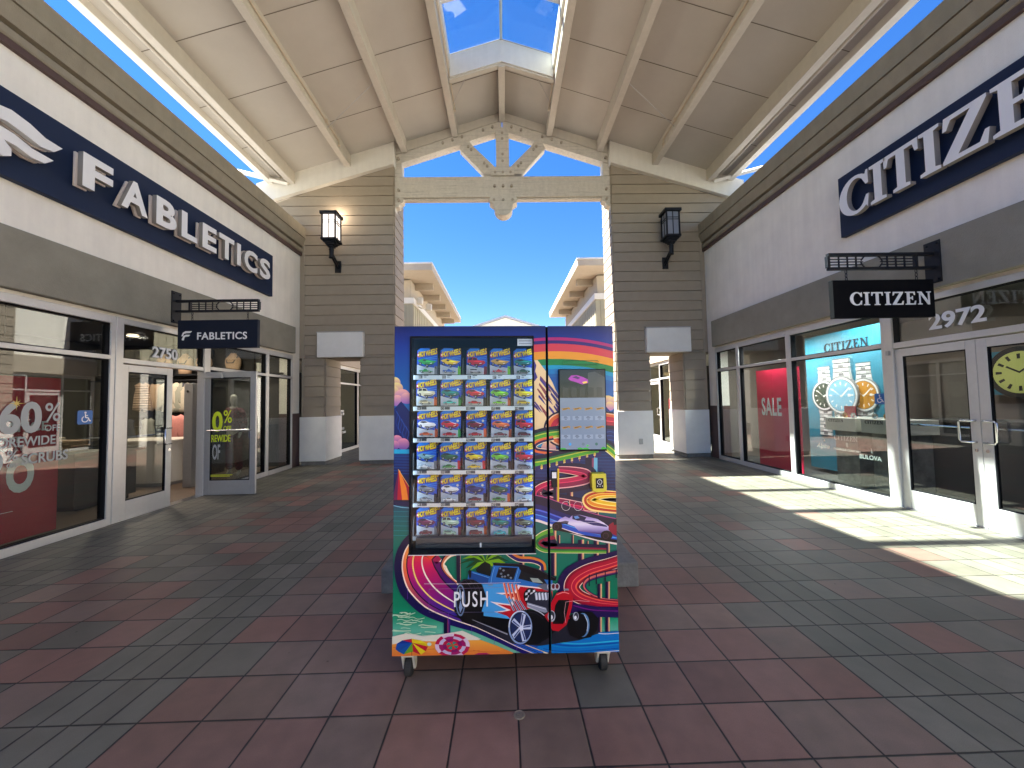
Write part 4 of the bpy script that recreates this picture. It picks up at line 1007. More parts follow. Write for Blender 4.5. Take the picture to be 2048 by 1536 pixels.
    art.poly(VD([(440, 292), (560, 300), (680, 340), (690, 356), (560, 340), (440, 300)]), (60, 56, 120)); art.poly(VD([(236, 312), (310, 300), (340, 306), (330, 330), (250, 326)]), (26, 18, 60))
    art.poly(VD([(700, 340), (785, 280), (785, 440), (740, 420), (700, 380)]), (150, 20, 60)); art.poly(VD([(740, 300), (785, 270), (785, 330), (750, 340)]), (20, 16, 44))
    for x, y, rx, ry in ((236, 350, 46, 40), (682, 430, 54, 44)):
        art.poly(VD(ell(x, y, rx, ry)), (12, 10, 18)); art.poly(VD(ell(x-8, y+4, rx*.5, ry*.62)), (70, 40, 70)); art.poly(VD(ell(x-8, y+4, rx*.4, ry*.5)), (18, 14, 30))
    line(VD([(150, 300), (330, 312), (640, 316)]), 0.5, (220, 210, 230))
    # big crimson bend at right
    cr = [(-.5, -.46, (250, 230, 210)), (-.46, -.3, (150, 10, 50)), (-.3, -.2, (240, 110, 90)), (-.2, .0, (196, 16, 70)), (.0, .05, (240, 120, 110)), (.05, .3, (186, 12, 62)), (.3, .46, (150, 8, 54)), (.46, .5, (250, 230, 210)), (.5, .9, (40, 14, 84))]
    ribbon(VD([(860, 640), (700, 690), (520, 745), (400, 820), (370, 900), (430, 970), (560, 1015), (700, 1035), (860, 1042)]), [24, 25, 28, 32, 33, 28, 22, 17, 14], [(-t1, -t0, c) for t0, t1, c in cr])
    ribbon(VD([(830, 740), (660, 775), (520, 820), (480, 880), (530, 940), (640, 985), (830, 1004)]), [10, 11, 10, 7, 5, 4, 3], [(-.5, -.3, (30, 16, 70)), (-.3, .1, (214, 120, 110)), (.1, .3, (110, 40, 110)), (.3, .5, (34, 18, 86))])
    for x in (520, 585, 665, 765): art.poly(VD([(x, 780-(x-520)*.2), (x+10, 778-(x-520)*.2), (x+10, 880-(x-520)*.3), (x, 882-(x-520)*.3)]), (24, 12, 60))
    for x0, x1, y0, y1 in ((600, 640, 860, 985), (672, 712, 840, 990), (600, 640, 1150, 1290), (672, 712, 1150, 1290)): post(x0, x1, y0, y1)
    art.poly(VD([(200, 1000), (420, 1035), (600, 1060), (860, 1062), (860, 1160), (560, 1150), (380, 1120), (200, 1080)]), (40, 14, 90)); line(VD([(380, 1050), (560, 1090), (860, 1100)]), 2.2, (120, 26, 130))
    # -------- lower left: big bend
    org = (240, 110, 50)
    def bandcol(a, b, c, d): return [a, b, c, d]
    outer = VB([(380, 370), (318, 430), (308, 510), (345, 610), (430, 710), (570, 800), (760, 890), (940, 985), (1100, 1065), (1270, 1130)])
    big = [(.42, .60, [navy, (26, 14, 80), (30, 16, 92), (34, 20, 110), (28, 24, 110)]),
           (-.5, -.46, (250, 236, 210)), (-.46, -.3, [(180, 30, 90), (120, 20, 110), (70, 24, 120), (30, 40, 130), (20, 60, 150)]),
           (-.3, -.27, [(30, 10, 50)]*2), (-.27, -.05, [(244, 130, 50), (214, 30, 104), (150, 24, 130), (40, 60, 170), (20, 110, 190)]),
           (-.05, -.02, (250, 236, 220)), (-.02, .16, [(240, 120, 50), (214, 20, 110), (130, 30, 140), (46, 66, 180), (20, 110, 190)]),
           (.16, .19, (252, 220, 130)), (.19, .30, [(244, 140, 50), (200, 20, 120), (90, 40, 150), (30, 80, 180), (16, 110, 190)]), (.30, .325, [(30, 10, 60)]*2),
           (.325, .42, [(250, 200, 90), (240, 120, 80), (120, 40, 140), (40, 60, 170), (40, 140, 210)]), (.40, .43, (252, 232, 210))]
    ribbon(outer, [72, 78, 88, 96, 88, 70, 54, 46, 42, 40], [(-t1, -t0, c) for t0, t1, c in big], 10)
    post(480, 530, 905, 1040, VB, (70, 30, 120))
    for x, y in ((210, 700), (370, 790), (515, 880), (690, 965), (860, 1030), (1030, 1100)): line(VB([(x, y-20), (x, y+60)]), 0.7, (120, 70, 170))
    line(VB([(200, 470), (280, 395)]), 1.2, (120, 20, 60))
    # inner bend rail, pole, palm
    ribbon(VB([(600, 405), (520, 430), (470, 500), (500, 570), (580, 640)]), [14, 12, 8, 6, 5], [(-.5, -.2, (40, 20, 70)), (-.2, .2, (214, 130, 90)), (.2, .5, (250, 230, 200))])
    art.poly(VB([(575, 415), (606, 415), (606, 640), (578, 640)]), (44, 34, 64)); line(VB([(606, 415), (606, 620)]), 0.8, (200, 160, 150))
    post(1050, 1086, 410, 510, VB)
    ribbon(VB([(960, 410), (1040, 460), (1150, 470), (1220, 500), (1230, 545)]), 12, [(-.5, -.4, (250, 230, 200)), (-.4, .1, (60, 30, 110)), (.1, .5, (222, 140, 60))])
    for a_, L, g_ in ((178, 200, 0), (160, 190, 1), (200, 170, 0), (215, 150, 1), (140, 150, 0), (120, 120, 1), (100, 110, 0), (75, 115, 1), (55, 130, 0), (35, 150, 1), (10, 190, 0), (-8, 200, 1), (240, 120, 0), (-40, 130, 1)):
        cx_, cy_ = 795, 480; dx, dy = math.cos(R(a_)), -math.sin(R(a_)); ex, ey = cx_+dx*L, cy_+dy*L*.6+L*.12
        mx_, my_ = cx_+dx*L*.5, cy_+dy*L*.42-L*.10
        art.poly(VB([(cx_, cy_-4), (mx_, my_-12), (ex, ey), (mx_+2, my_+16), (cx_, cy_+8)]), (130, 180, 30) if g_ else (30, 84, 36))
    art.poly(VB([(760, 500), (790, 480), (830, 500), (840, 590), (800, 600), (750, 590), (720, 540)]), (10, 30, 24))
    # surf, sand
    for i in range(22):
        y = 850+i*9+rnd.random()*10; x = 90+rnd.random()*(120+i*9)
        line(VB([(x, y), (x+30, y-8+rnd.random()*14), (x+70, y+rnd.random()*12), (x+60+rnd.random()*80, y-6+rnd.random()*14)]), 0.9+rnd.random()*1.0, (200, 228, 196))
    art.poly(VB([(85, 1035), (200, 1010), (330, 1030), (470, 1015), (620, 990), (760, 1050), (720, 1068), (560, 1075), (400, 1080), (250, 1070), (85, 1095)]), (226, 222, 205))
    art.poly(VB([(85, 1092), (240, 1062), (400, 1068), (560, 1060), (760, 1058), (880, 1100), (1000, 1150), (1000, 1190), (85, 1190)]), lambda x, y: grad([(1280, (240, 176, 80)), (1312, (224, 128, 60))], y))
    for i in range(5): line(VB([(100+i*150, 1110+i*6), (200+i*150, 1120+i*6), (300+i*150, 1112+i*8)]), 0.8, (206, 110, 50))
    # umbrellas
    rim = [(120, 1125), (128, 1085), (170, 1060), (240, 1048), (310, 1060), (350, 1082), (362, 1105), (345, 1140), (308, 1165), (250, 1142), (180, 1162), (140, 1142)]
    cols = [(30, 90, 170), (30, 60, 150), (190, 20, 60), (230, 200, 40), (236, 214, 40), (220, 190, 40), (200, 20, 60), (230, 210, 40), (190, 20, 60), (120, 170, 50), (30, 100, 170), (30, 90, 160)]
    for i in range(12): art.poly(VB([(245, 1078), rim[i], rim[(i+1) % 12]]), cols[i]); art.k -= 1
    art.k += 1
    line(VB([(240, 1140), (241, 1185)]), 0.8, (60, 30, 40)); art.poly(VB(ell(372, 1088, 16, 13)), (190, 214, 205))
    for rr, cset in ((1.0, [(196, 30, 90), (222, 200, 215)]), (.78, [(200, 190, 214), (170, 24, 110)]), (.56, [(200, 24, 80), (140, 30, 110)]), (.34, [(40, 150, 140), (214, 60, 70)]), (.14, [(90, 160, 70), (200, 30, 60)])):
        e_ = ell(545, 1098, 132*rr, 88*rr, 16, 0.1)
        for i in range(16): art.poly(VB([(545, 1092)]+[e_[i], e_[(i+1) % 16]]), cset[(i//2) % 2]); art.k -= 1
        art.k += 1
    art.poly(VB([(700, 1168), (740, 1152), (800, 1150), (850, 1170), (850, 1190), (700, 1190)]), (176, 24, 100))
    # lower road, cyan
    art.poly(VB([(1250, 1010), (1420, 1020), (1600, 1005), (1830, 990), (1830, 1165), (1400, 1165), (1280, 1150), (1180, 1120)]), (10, 130, 200))
    for yo, c in ((0, (60, 190, 220)), (26, (8, 90, 170)), (46, (20, 150, 205)), (90, (14, 60, 150)), (120, (250, 240, 220))):
        line(VB([(1230, 1030+yo), (1330, 1070+yo*.75), (1480, 1085+yo*.6), (1650, 1075+yo*.6), (1830, 1060+yo*.6)]), 2.4 if yo < 90 else 1.1, c)
    line(VB([(1600, 1003), (1700, 1012), (1830, 1004)]), 1.0, (250, 240, 220))
    # hot rod -------------------------------------------------
    art.poly(VB([(560, 880), (700, 950), (1000, 1085), (1200, 1100), (1500, 1060), (1650, 1010), (1640, 900), (1300, 860)]), (46, 46, 58))
    art.poly(VB([(640, 840), (960, 860), (1240, 940), (1330, 990), (1220, 1060), (1000, 1020), (760, 930), (650, 880)]), (6, 6, 10))
    art.poly(VB([(560, 850), (568, 720), (585, 655), (630, 612), (700, 606), (760, 640), (795, 720), (790, 820), (765, 905), (700, 950), (620, 925)]), (10, 10, 14))
    for k in (0, 1, 2): line(VB([(640+k*34, 614), (690+k*30, 690), (700+k*28, 790)]), 0.8, (70, 70, 84))
    art.poly(VB(ell(606, 765, 36, 118)), (120, 140, 170)); art.poly(VB(ell(606, 765, 28, 104)), (16, 20, 36)); art.poly(VB([(600, 670), (616, 740), (606, 765), (596, 740)]), (170, 190, 215)); art.poly(VB([(606, 765), (622, 820), (604, 860), (594, 820)]), (150, 170, 200))
    art.poly(VB([(660, 610), (672, 545), (700, 552), (830, 590), (855, 500), (870, 494), (1050, 502), (1300, 600), (1300, 660), (1150, 700), (1090, 720), (960, 880), (780, 850), (800, 720), (770, 650), (700, 610)]), (52, 122, 190))
    art.poly(VB([(770, 650), (1030, 642), (1130, 700), (1090, 760), (960, 880), (870, 866), (765, 848), (800, 740)]), (84, 168, 222))
    art.poly(VB([(850, 498), (868, 488), (1055, 496), (1180, 530), (1330, 596), (1325, 622), (1240, 612), (1060, 548), (1040, 518), (860, 510)]), (14, 12, 20))
    art.poly(VB([(668, 608), (682, 560), (700, 566), (820, 600), (812, 640), (760, 640), (700, 612)]), (30, 84, 150)); art.poly(VB([(672, 600), (664, 552), (676, 540), (690, 548), (684, 600)]), (16, 14, 22))
    art.poly(VB([(872, 596), (896, 520), (1034, 526), (1004, 616)]), (24, 22, 34)); art.poly(VB([(1040, 606), (1062, 548), (1235, 610), (1262, 655), (1180, 640)]), (28, 34, 40)); art.poly(VB([(1130, 600), (1190, 604), (1230, 640), (1150, 632)]), (170, 180, 170))
    for x, y in ((905, 530), (930, 545), (912, 570), (940, 590), (965, 580), (985, 600), (920, 592)): art.poly(VB(ell(x, y, 9, 8, 10)), (130, 140, 150))
    art.poly(VB([(960, 880), (860, 850), (955, 838), (830, 775), (985, 795), (1000, 740), (870, 712), (1010, 706), (1040, 650), (1060, 655), (1300, 680), (1300, 760), (1080, 830), (1040, 880)]), (244, 230, 226))
    art.poly(VB([(975, 884), (890, 858), (985, 838), (880, 792), (1000, 806), (1020, 748), (920, 722), (1026, 712), (1056, 664), (1300, 690), (1300, 780), (1080, 840), (1030, 890)]), (196, 20, 44))
    art.poly(VB([(780, 850), (940, 866), (1000, 905), (780, 880)]), (84, 168, 222)); art.poly(VB([(865, 848), (955, 880), (985, 905), (1040, 880), (960, 860)]), (190, 18, 44))
    art.poly(VB([(690, 908), (700, 908), (960, 1010), (960, 1020)]), (160, 160, 170))
    for k in range(4):
        x = 925+k*30; art.poly(VB([(x, 640+k*4), (x+14, 632+k*4), (x+44, 745+k*6), (x+26, 752+k*6)]), (226, 110, 80)); art.poly(VB([(x, 640+k*4), (x+5, 637+k*4), (x+32, 750+k*6), (x+27, 752+k*6)]), (250, 190, 150))
        art.poly(VB([(x+30, 752+k*6), (x+42, 746+k*6), (x+92, 840), (x+78, 846)]), (170, 176, 196)); art.poly(VB([(x+36, 750+k*6), (x+40, 748+k*6), (x+88, 842), (x+84, 844)]), (40, 40, 60))
    art.poly(VB(ell(1135, 735, 55, 62, 20)), (20, 18, 24))
    for i in range(5):
        for j in range(5):
            if (i+j) % 2: art.poly(VB([(1095+i*19, 690+j*20), (1112+i*19, 686+j*20), (1110+i*19, 704+j*20), (1093+i*19, 708+j*20)]), (222, 222, 226))
    art.poly(VB([(1100, 790), (1120, 730), (1170, 700), (1290, 700), (1310, 780), (1260, 860), (1200, 866)]), (52, 54, 70))
    for i in range(5): art.poly(VB([(1165+i*24, 712), (1182+i*24, 706), (1192+i*24, 760), (1172+i*24, 764)]), (180, 186, 200)); art.poly(VB([(1171+i*24, 710), (1176+i*24, 708), (1184+i*24, 762), (1178+i*24, 763)]), (240, 244, 250))
    art.poly(VB([(1110, 780), (1250, 820), (1262, 850), (1240, 856), (1105, 812)]), (150, 156, 172)); line(VB([(1110, 790), (1250, 830)]), 1.0, (235, 238, 245)); line(VB([(1110, 812), (1200, 850), (1240, 880)]), 1.6, (200, 204, 214))
    art.poly(VB([(1180, 660), (1240, 640), (1290, 660), (1300, 700), (1240, 690)]), (110, 116, 130))
    for x in (1278, 1306, 1334): art.poly(VB(ell(x, 665, 20, 26, 14)), (190, 192, 200)); art.poly(VB(ell(x, 662, 12, 18, 14)), (120, 16, 34))
    art.poly(VB([(1262, 900), (1290, 780), (1330, 712), (1375, 696), (1435, 704), (1456, 745), (1445, 820), (1405, 945), (1345, 992), (1300, 985), (1285, 960)]), (196, 20, 46)); line(VB([(1330, 725), (1380, 706), (1425, 716)]), 1.6, (245, 150, 150))
    art.poly(VB([(1300, 938), (1320, 800), (1345, 762), (1426, 762), (1425, 790), (1398, 905), (1380, 938)]), (10, 6, 12)); art.poly(VB([(1385, 692), (1390, 678), (1420, 678), (1425, 692)]), (150, 150, 160))
    line(VB([(1400, 930), (1400, 776), (1580, 774)]), 0.7, (230, 180, 185), 2)
    art.poly(VB([(1235, 880), (1280, 840), (1300, 860), (1300, 915), (1260, 925)]), (190, 20, 44)); art.poly(VB([(1420, 900), (1460, 860), (1480, 870), (1470, 920)]), (190, 20, 44))
    art.poly(VB([(1440, 870), (1500, 845), (1600, 850), (1650, 900), (1640, 980), (1590, 1035), (1500, 1050), (1430, 1020), (1410, 950)]), (8, 8, 12))
    art.poly(VB(ell(1530, 945, 50, 88, 24)), (110, 150, 190)); art.poly(VB(ell(1518, 947, 48, 84, 24)), (12, 14, 22)); line(VB([(1540, 870), (1566, 930), (1560, 990)]), 1.0, (230, 236, 244))
    for x, y, r in ((1476, 882, 32),): art.poly(VB(ell(x, y, r*.68, r)), (180, 186, 196)); art.poly(VB(ell(x+2, y-4, r*.48, r*.76)), (70, 74, 84)); art.poly(VB(ell(x-3, y+8, r*.3, r*.4)), (235, 238, 240))
    art.poly(VB([(960, 960), (985, 880), (1060, 835), (1160, 836), (1240, 880), (1290, 960), (1270, 1040), (1190, 1085), (1080, 1088), (1000, 1050)]), (8, 8, 12))
    art.poly(VB(ell(1056, 962, 90, 124, 28)), (150, 170, 205)); art.poly(VB(ell(1058, 962, 80, 112, 28)), (22, 30, 60)); art.poly(VB(ell(1060, 962, 74, 104, 28)), (40, 56, 100))
    for k in range(5):
        a_ = R(72*k-80); c0, s0 = math.cos(a_), math.sin(a_); px, py = -s0, c0
        art.poly(VB([(1062+px*12, 965+py*12), (1062+c0*72+px*24, 965+s0*100+py*26), (1062+c0*78-px*6, 965+s0*108-py*8), (1062-px*10, 965-py*10)]), (206, 214, 232)); art.poly(VB([(1062+px*3, 965+py*3), (1062+c0*70+px*8, 965+s0*98+py*8), (1062+c0*72-px*4, 965+s0*100-py*4), (1062-px*4, 965-py*4)]), (70, 90, 140))
    art.poly(VB(ell(1064, 968, 16, 20)), (220, 224, 236)); line(VB(ell(1056, 962, 86, 119, 26)[13:22]), 1.2, (240, 244, 250))
    for x, y, r in ((1292, 880, 42),): art.poly(VB(ell(x, y, r*.68, r)), (180, 186, 196)); art.poly(VB(ell(x+2, y-4, r*.48, r*.76)), (70, 74, 84)); art.poly(VB(ell(x-3, y+8, r*.3, r*.4)), (235, 238, 240))
    line(VB([(600, 640), (640, 616), (700, 612)]), 0.8, (90, 92, 110)); line(VB([(1120, 850), (1180, 862), (1230, 900)]), 0.8, (60, 62, 80)); line(VB([(868, 492), (1050, 498), (1180, 534), (1320, 600)]), 0.7, (90, 90, 110)); line(VB([(862, 520), (845, 580), (835, 640)]), 0.9, (130, 190, 235)); line(VB([(1045, 520), (1022, 600), (1012, 640)]), 1.0, (120, 180, 230)); line(VB([(700, 560), (820, 598)]), 0.9, (120, 180, 230)); line(VB([(815, 652), (850, 650)]), 1.6, (150, 160, 150))
    # flap outline scratches
    line(VB([(335, 643), (600, 642), (1060, 632)]), 0.7, (226, 214, 222)); line(VB([(372, 682), (980, 668)]), 0.5, (160, 140, 170), 2); line(VB([(372, 682), (372, 852), (940, 850)]), 0.5, (130, 120, 150), 1)
draw_mural()
mbl.build('mural_print', M['wrap'], doorL); mbr.build('mural_print', M['wrap'], doorR)
pu, pz = mp(*VB([(553, 812)])[0])
pt = text('PUSH', 'push_lettering', M['vinyl'], (pu, -0.014, pz), (1,0,0), (0,0,1), 0.112, 0.0006, 0.008, doorL, sx=0.60, sp=1.25)
# glass, gasket, interior
g = MB(); a, b, c, d = wu0, wu1, wz0, wz1; r_ = 0.006
for q in ((a, b, d-r_, d), (a, b, c, c+r_), (a, a+r_, c+r_, d-r_), (b-r_, b, c+r_, d-r_)): g.box(q[0], q[1], -0.012, 0.05, q[2], q[3])
g.build('window_gasket', M['gasket'], doorL)
g = MB(); g.box(a+r_, b-r_, -0.004, 0.0, c+r_, d-r_); g.build('pane', M['mglass'], doorL)
g = MB(); g.box(a-0.002, b+0.002, -0.0145, -0.0125, c-0.003, c); g.build('window_edge_strip', M['vinyl'], doorL)
inn = MB(); ia, ib, ic, id_ = a-0.03, b+0.03, c-0.02, d+0.03
inn.box(ia, ib, 0.60, 0.61, ic, id_); inn.box(ia-0.01, ia, 0.046, 0.6, ic, id_); inn.box(ib, ib+0.01, 0.046, 0.6, ic, id_); inn.box(ia, ib, 0.046, 0.6, ic-0.01, ic); inn.box(ia, ib, 0.046, 0.6, id_, id_+0.01)
inn.build('display_interior', mat('interior_dark_grey', (0.008, 0.009, 0.011), 0.7), mach)
cx0 = [833, 881, 930, 979, 1027]; cw = 40.5; ROWY = [757, 821, 885, 950, 1015, 1081]
shelf_txt = []
ROWN = ['top', 'second', 'third', 'fourth', 'fifth', 'bottom']; COLN = ['first', 'second', 'third', 'fourth', 'fifth']
for r in range(6):
    y = ROWY[r]; D = 0.10
    u0, z0_ = mpd(824+(r > 0)*0, y+6, D); u1, z1_ = mpd(1070, y-5, D)
    u1 = min(u1, b+0.02)
    sh = MB(); sh.box(u0, u1, D, D+0.012, z0_, z1_); sh.box(u0, u1, D+0.012, D+0.42, z0_+0.01, z0_+0.014)
    so = sh.build('shelf', M['tray'], mach)
    dv = MB()
    for k in range(6):
        px = [826, 876, 925, 974, 1022, 1071][k]
        uu, _ = mpd(px, y-5, D); 
        if k == 5: continue
        h_ = mpd(px, y-40, D)[1]-z1_
        fn = lambda p, q, dd, uu=uu: (uu+dd, D+p, z1_+q)
        dv.prism([(0.0, -0.004), (0.0, h_*0.5), (0.012, h_*0.9), (0.03, h_), (0.38, h_), (0.38, -0.004)], fn, -0.0022, 0.0022)
    dv.build('divider', mat('clear_grey_divider', (0.07, 0.08, 0.09), 0.25) if r == 0 else bpy.data.materials['clear_grey_divider'], so)
    lb = MB()
    for k in range(5):
        px = [838, 884, 934, 984, 1031][k] - (3 if r > 0 else 0)
        ua, za = mpd(px, y-2.5, D); ub, zb = mpd(px+7, y+3.5, D); lb.box(ua, ub, D-0.0012, D, zb, za, (12, 14, 24))
        if r > 0: ua, za = mpd(px+8, y-2.5, D); ub, zb = mpd(px+18, y+3.0, D); lb.box(ua, ub, D-0.0012, D, zb, za, (52, 60, 72))
        else: ua, za = mpd(px+10, y-3.5, D); ub, zb = mpd(px+19, y-2.3, D); lb.box(ua, ub, D-0.0012, D, zb, za, (16, 18, 30)); ua, za = mpd(px+10, y-0.5, D); ub, zb = mpd(px+15, y+1.5, D); lb.box(ua, ub, D-0.0012, D, zb, za, (130, 140, 150))
    lbo = lb.build('price_labels', M['print'], so)
    for k in range(5):
        px = [838, 884, 934, 984, 1031][k] - (3 if r > 0 else 0)
        ua, za = mpd(px+0.6, y+2.7, D); text('%d%d' % (r, 2*k+1), 'shelf_number', M['vinyl'], (ua, D-0.0014, za), (1,0,0), (0,0,1), 0.0175, 0.0001, 0.0, lbo, sx=0.85)
    # dispensing coils
    for k in range(5):
        ua, za = mpd(cx0[k]+cw*0.5+(2), y-24, D); cl = MB(); rad = 0.05
        n_ = 44; cl.tube([(ua+rad*0.92*math.cos(i*2*math.pi/11), D+0.012+0.07*i/11, za-0.02+rad*math.sin(i*2*math.pi/11)) for i in range(n_)], 0.0022, 5)
        cl.build('coil', M['black'], mach)
# ---- carded toy cars
def card_mesh():
    return None
C_ = dict(green=(44, 150, 66), blue=(50, 90, 170), silver=(176, 180, 186), black=(30, 30, 34), teal=(0, 116, 106), cream=(216, 208, 172), turq=(60, 190, 180), red=(190, 24, 40), lime=(110, 190, 40), yellow=(226, 190, 30), maroon=(110, 18, 44), white=(236, 236, 234), orange=(214, 96, 44), dgreen=(24, 84, 52), grey=(110, 116, 122), navy=(26, 34, 100), pale=(176, 206, 176), purple=(96, 30, 70), magenta=(170, 20, 90), aqua=(70, 200, 200), gteal=(110, 150, 156), olive=(96, 104, 84), gold=(190, 150, 60))
CARS = [[('green', 'green', 'race'), ('yellow', 'blue', 'race'), ('red', 'silver', 'truck'), ('gold', 'red', 'race'), ('teal', 'dgreen', 'coupe')],
        [('cream', 'cream', 'truck'), ('teal', 'turq', 'coupe'), ('red', 'red', 'coupe'), ('lime', 'lime', 'coupe'), ('yellow', 'yellow', 'truck')],
        [('white', 'orange', 'coupe'), ('red', 'red', 'coupe'), ('maroon', 'red', 'coupe'), ('orange', 'maroon', 'coupe'), ('red', 'maroon', 'truck')],
        [('gteal', 'white', 'race'), ('dgreen', 'green', 'coupe'), ('yellow', 'yellow', 'coupe'), ('lime', 'dgreen', 'coupe'), ('red', 'grey', 'truck')],
        [('grey', 'silver', 'coupe'), ('white', 'white', 'coupe'), ('navy', 'maroon', 'coupe'), ('dgreen', 'green', 'coupe'), ('cream', 'white', 'coupe')],
        [('purple', 'maroon', 'coupe'), ('pale', 'pale', 'truck'), ('maroon', 'maroon', 'truck'), ('teal', 'aqua', 'coupe'), ('olive', 'pale', 'coupe')]]
SP = ['grey', 'lime', 'maroon', 'lime', 'black', 'orange', 'green', 'black', 'orange', 'grey', 'orange', 'green', 'orange', 'orange', 'teal', 'grey', 'red', 'red', 'black', 'teal', 'black', 'black', 'black', 'orange', 'maroon', 'grey', 'maroon', 'orange', 'green', 'black']
NAMES = dict(gteal='grey-blue', dgreen='dark green', turq='turquoise', lime='bright green', pale='pale green', gold='mustard yellow')
logo_me = None; shadow_me = None
def toy_car(kind, col, w_):
    m = MB(); c = C_[col]; L = w_*0.62; H = L*0.30; D2 = L*0.16
    if kind == 'race': pr = [(0,.25),(.0,.5),(.06,.62),(.2,.55),(.34,.6),(.40,.95),(.5,.98),(.58,.66),(.8,.5),(1,.38),(1,.25)]
    elif kind == 'truck': pr = [(0,.2),(0,.62),(.03,.66),(.08,1.0),(.62,1.02),(.74,.66),(.97,.6),(1,.5),(1,.2)]
    else: pr = [(0,.22),(0,.52),(.05,.6),(.2,.62),(.32,.92),(.56,.95),(.72,.62),(.95,.54),(1,.42),(1,.22)]
    fn = lambda a_, b_, d_: (a_*L-L/2, d_, b_*H)
    m.prism(pr, fn, -D2, D2, c)
    if kind != 'race':
        wn = [(.26,.64),(.35,.87),(.54,.89),(.66,.64)] if kind == 'coupe' else [(.12,.68),(.14,.93),(.60,.94),(.69,.68)]
        m.prism(wn, fn, -D2-0.0004, -D2+0.0005, (24, 28, 36))
    for cx_ in (.2, .8):
        m.cyl((cx_*L-L/2, -D2-0.001, .18*H*1.1), (cx_*L-L/2, D2+0.001, .18*H*1.1), H*0.21*1.3, 12, (16, 16, 18)); m.cyl((cx_*L-L/2, -D2-0.0018, .18*H*1.1), (cx_*L-L/2, -D2, .18*H*1.1), H*0.13*1.2, 10, (190, 190, 195))
    return m
def package(r, k, back=False):
    global logo_me, shadow_me
    D = 0.115 if not back else 0.165
    px = cx0[k]; y = ROWY[r]-5; top = 57 if r != 0 else 56
    rnd = random.Random(r*10+k+(100 if back else 0))
    jx = rnd.uniform(-1.5, 1.5); tilt = rnd.uniform(-0.03, 0.03); yaw = rnd.uniform(-0.12, 0.12)
    u0, zb = mpd(px+jx, y, 0.115); u1, zt = mpd(px+jx+cw, y-top+2, 0.115)
    w_, h_ = u1-u0, zt-zb
    if back: zb += 0.012; u0 += 0.004
    draw, toy, kind = CARS[r][k]
    nm = NAMES.get(draw, draw)
    kindname = dict(race='racing', coupe='coupe', truck='boxy')[kind]
    if not back: lab = 'toy card with a %s %s car, %s from left on the %s shelf' % (nm, kindname, COLN[k], ROWN[r]); grp = 'carded toy cars in front on the machine shelves'
    else: lab = 'carded toy car peeking from behind the front one, %s column of the %s shelf' % (COLN[k], ROWN[r]); grp = 'carded toy cars queued behind the front ones'
    t = thing('toy_package', lab, 'toy', (MX+u0+w_/2+zb*0.0117, MY+D, zb-(u0+w_/2)*0.0117), (0, 0.0117+tilt, yaw), grp)
    x = lambda f: (f-0.5)*w_; zf = lambda f: f*h_
    m = MB(); m.keep = False
    out = [(0,0),(1,0),(1,.86),(.93,.90),(.66,.90),(.64,.96),(.60,1.0),(.16,1.0),(.0,.90)]
    fn = lambda a_, b_, d_: (x(a_), d_, zf(b_))
    m.prism(out, fn, 0.0, 0.0015, (8, 72, 188))
    lay = [0]
    def pl(pts, c):
        lay[0] += 1; m.prism(pts, fn, -0.0001*lay[0]-0.0001, 0.0, c)
    pl([(0.02, .88), (.16, .985), (.58, .985), (.62, .93), (.3, .86)], (30, 120, 220))
    for i in range(3): pl([(.3+i*.12, .62), (.98, .50+i*.09), (.98, .515+i*.09), (.3+i*.12, .635)], (60, 150, 235))
    pl([(0, 0), (.86, 0), (.86, .25), (.5, .29), (0, .36)], (184, 192, 202))
    sp_ = C_[SP[(r*5+k) % 30]]; pl([(.86, .0), (1, 0), (1, .30), (.86, .32)], sp_)
    # logo wave
    wv = [(.0, .66), (.1, .70), (.35, .70), (.6, .75), (.98, .80), (1.0, .86), (.86, .89), (.6, .86), (.36, .83), (.1, .82), (.0, .78)]
    pl(wv, (186, 26, 40)) if False else None
    pl([(.0, .68), (.09, .64), (.16, .70), (.12, .79), (.02, .80)], (190, 20, 40)); pl([(.03, .70), (.09, .69), (.11, .74), (.06, .77), (.02, .75)], (236, 226, 224))
    # drawn car, three quarter view
    if r in (1, 2, 3, 4, 5) and k in (1, 2, 3, 4): pl(ell(.84, .60, .06, .045, 10), (214, 214, 190))
    cc = C_[draw]; dk = tuple(v*0.45 for v in cc); lt = tuple(min(255, v*1.25+20) for v in cc)
    pl([(.02, .44), (.14, .36), (.45, .28), (.70, .30), (.92, .42), (.80, .36), (.5, .25), (.1, .34)], (16, 20, 34))
    if kind == 'truck': body = [(.03, .46), (.06, .60), (.30, .66), (.50, .63), (.54, .55), (.88, .53), (.92, .44), (.78, .36), (.5, .31), (.3, .35)]; wins = [[(.09, .54), (.12, .61), (.28, .635), (.26, .55)], [(.30, .55), (.32, .635), (.48, .61), (.50, .545)]]
    elif kind == 'race': body = [(.02, .52), (.14, .56), (.30, .60), (.42, .57), (.70, .53), (.96, .50), (.80, .42), (.56, .34), (.4, .36), (.2, .42)]; wins = [[(.28, .52), (.34, .57), (.46, .54), (.40, .49)]]
    else: body = [(.02, .50), (.12, .57), (.22, .60), (.42, .60), (.54, .55), (.82, .52), (.92, .45), (.80, .37), (.52, .31), (.34, .35), (.1, .42)]; wins = [[(.14, .545), (.22, .585), (.40, .585), (.50, .54), (.30, .515)]]
    pl(body, cc)
    pl([(.34, .36), (.52, .32), (.80, .38), (.84, .42), (.6, .39), (.4, .41)], dk); pl([(.30, .50), (.54, .53), (.80, .50), (.62, .47)], lt)
    for wq in wins: pl(wq, (30, 36, 50))
    for ex, ey in ((.17, .41), (.50, .335)): pl(ell(ex, ey, .065, .058, 12), (14, 14, 18)); pl(ell(ex-.01, ey, .035, .034, 10), (150, 150, 156))
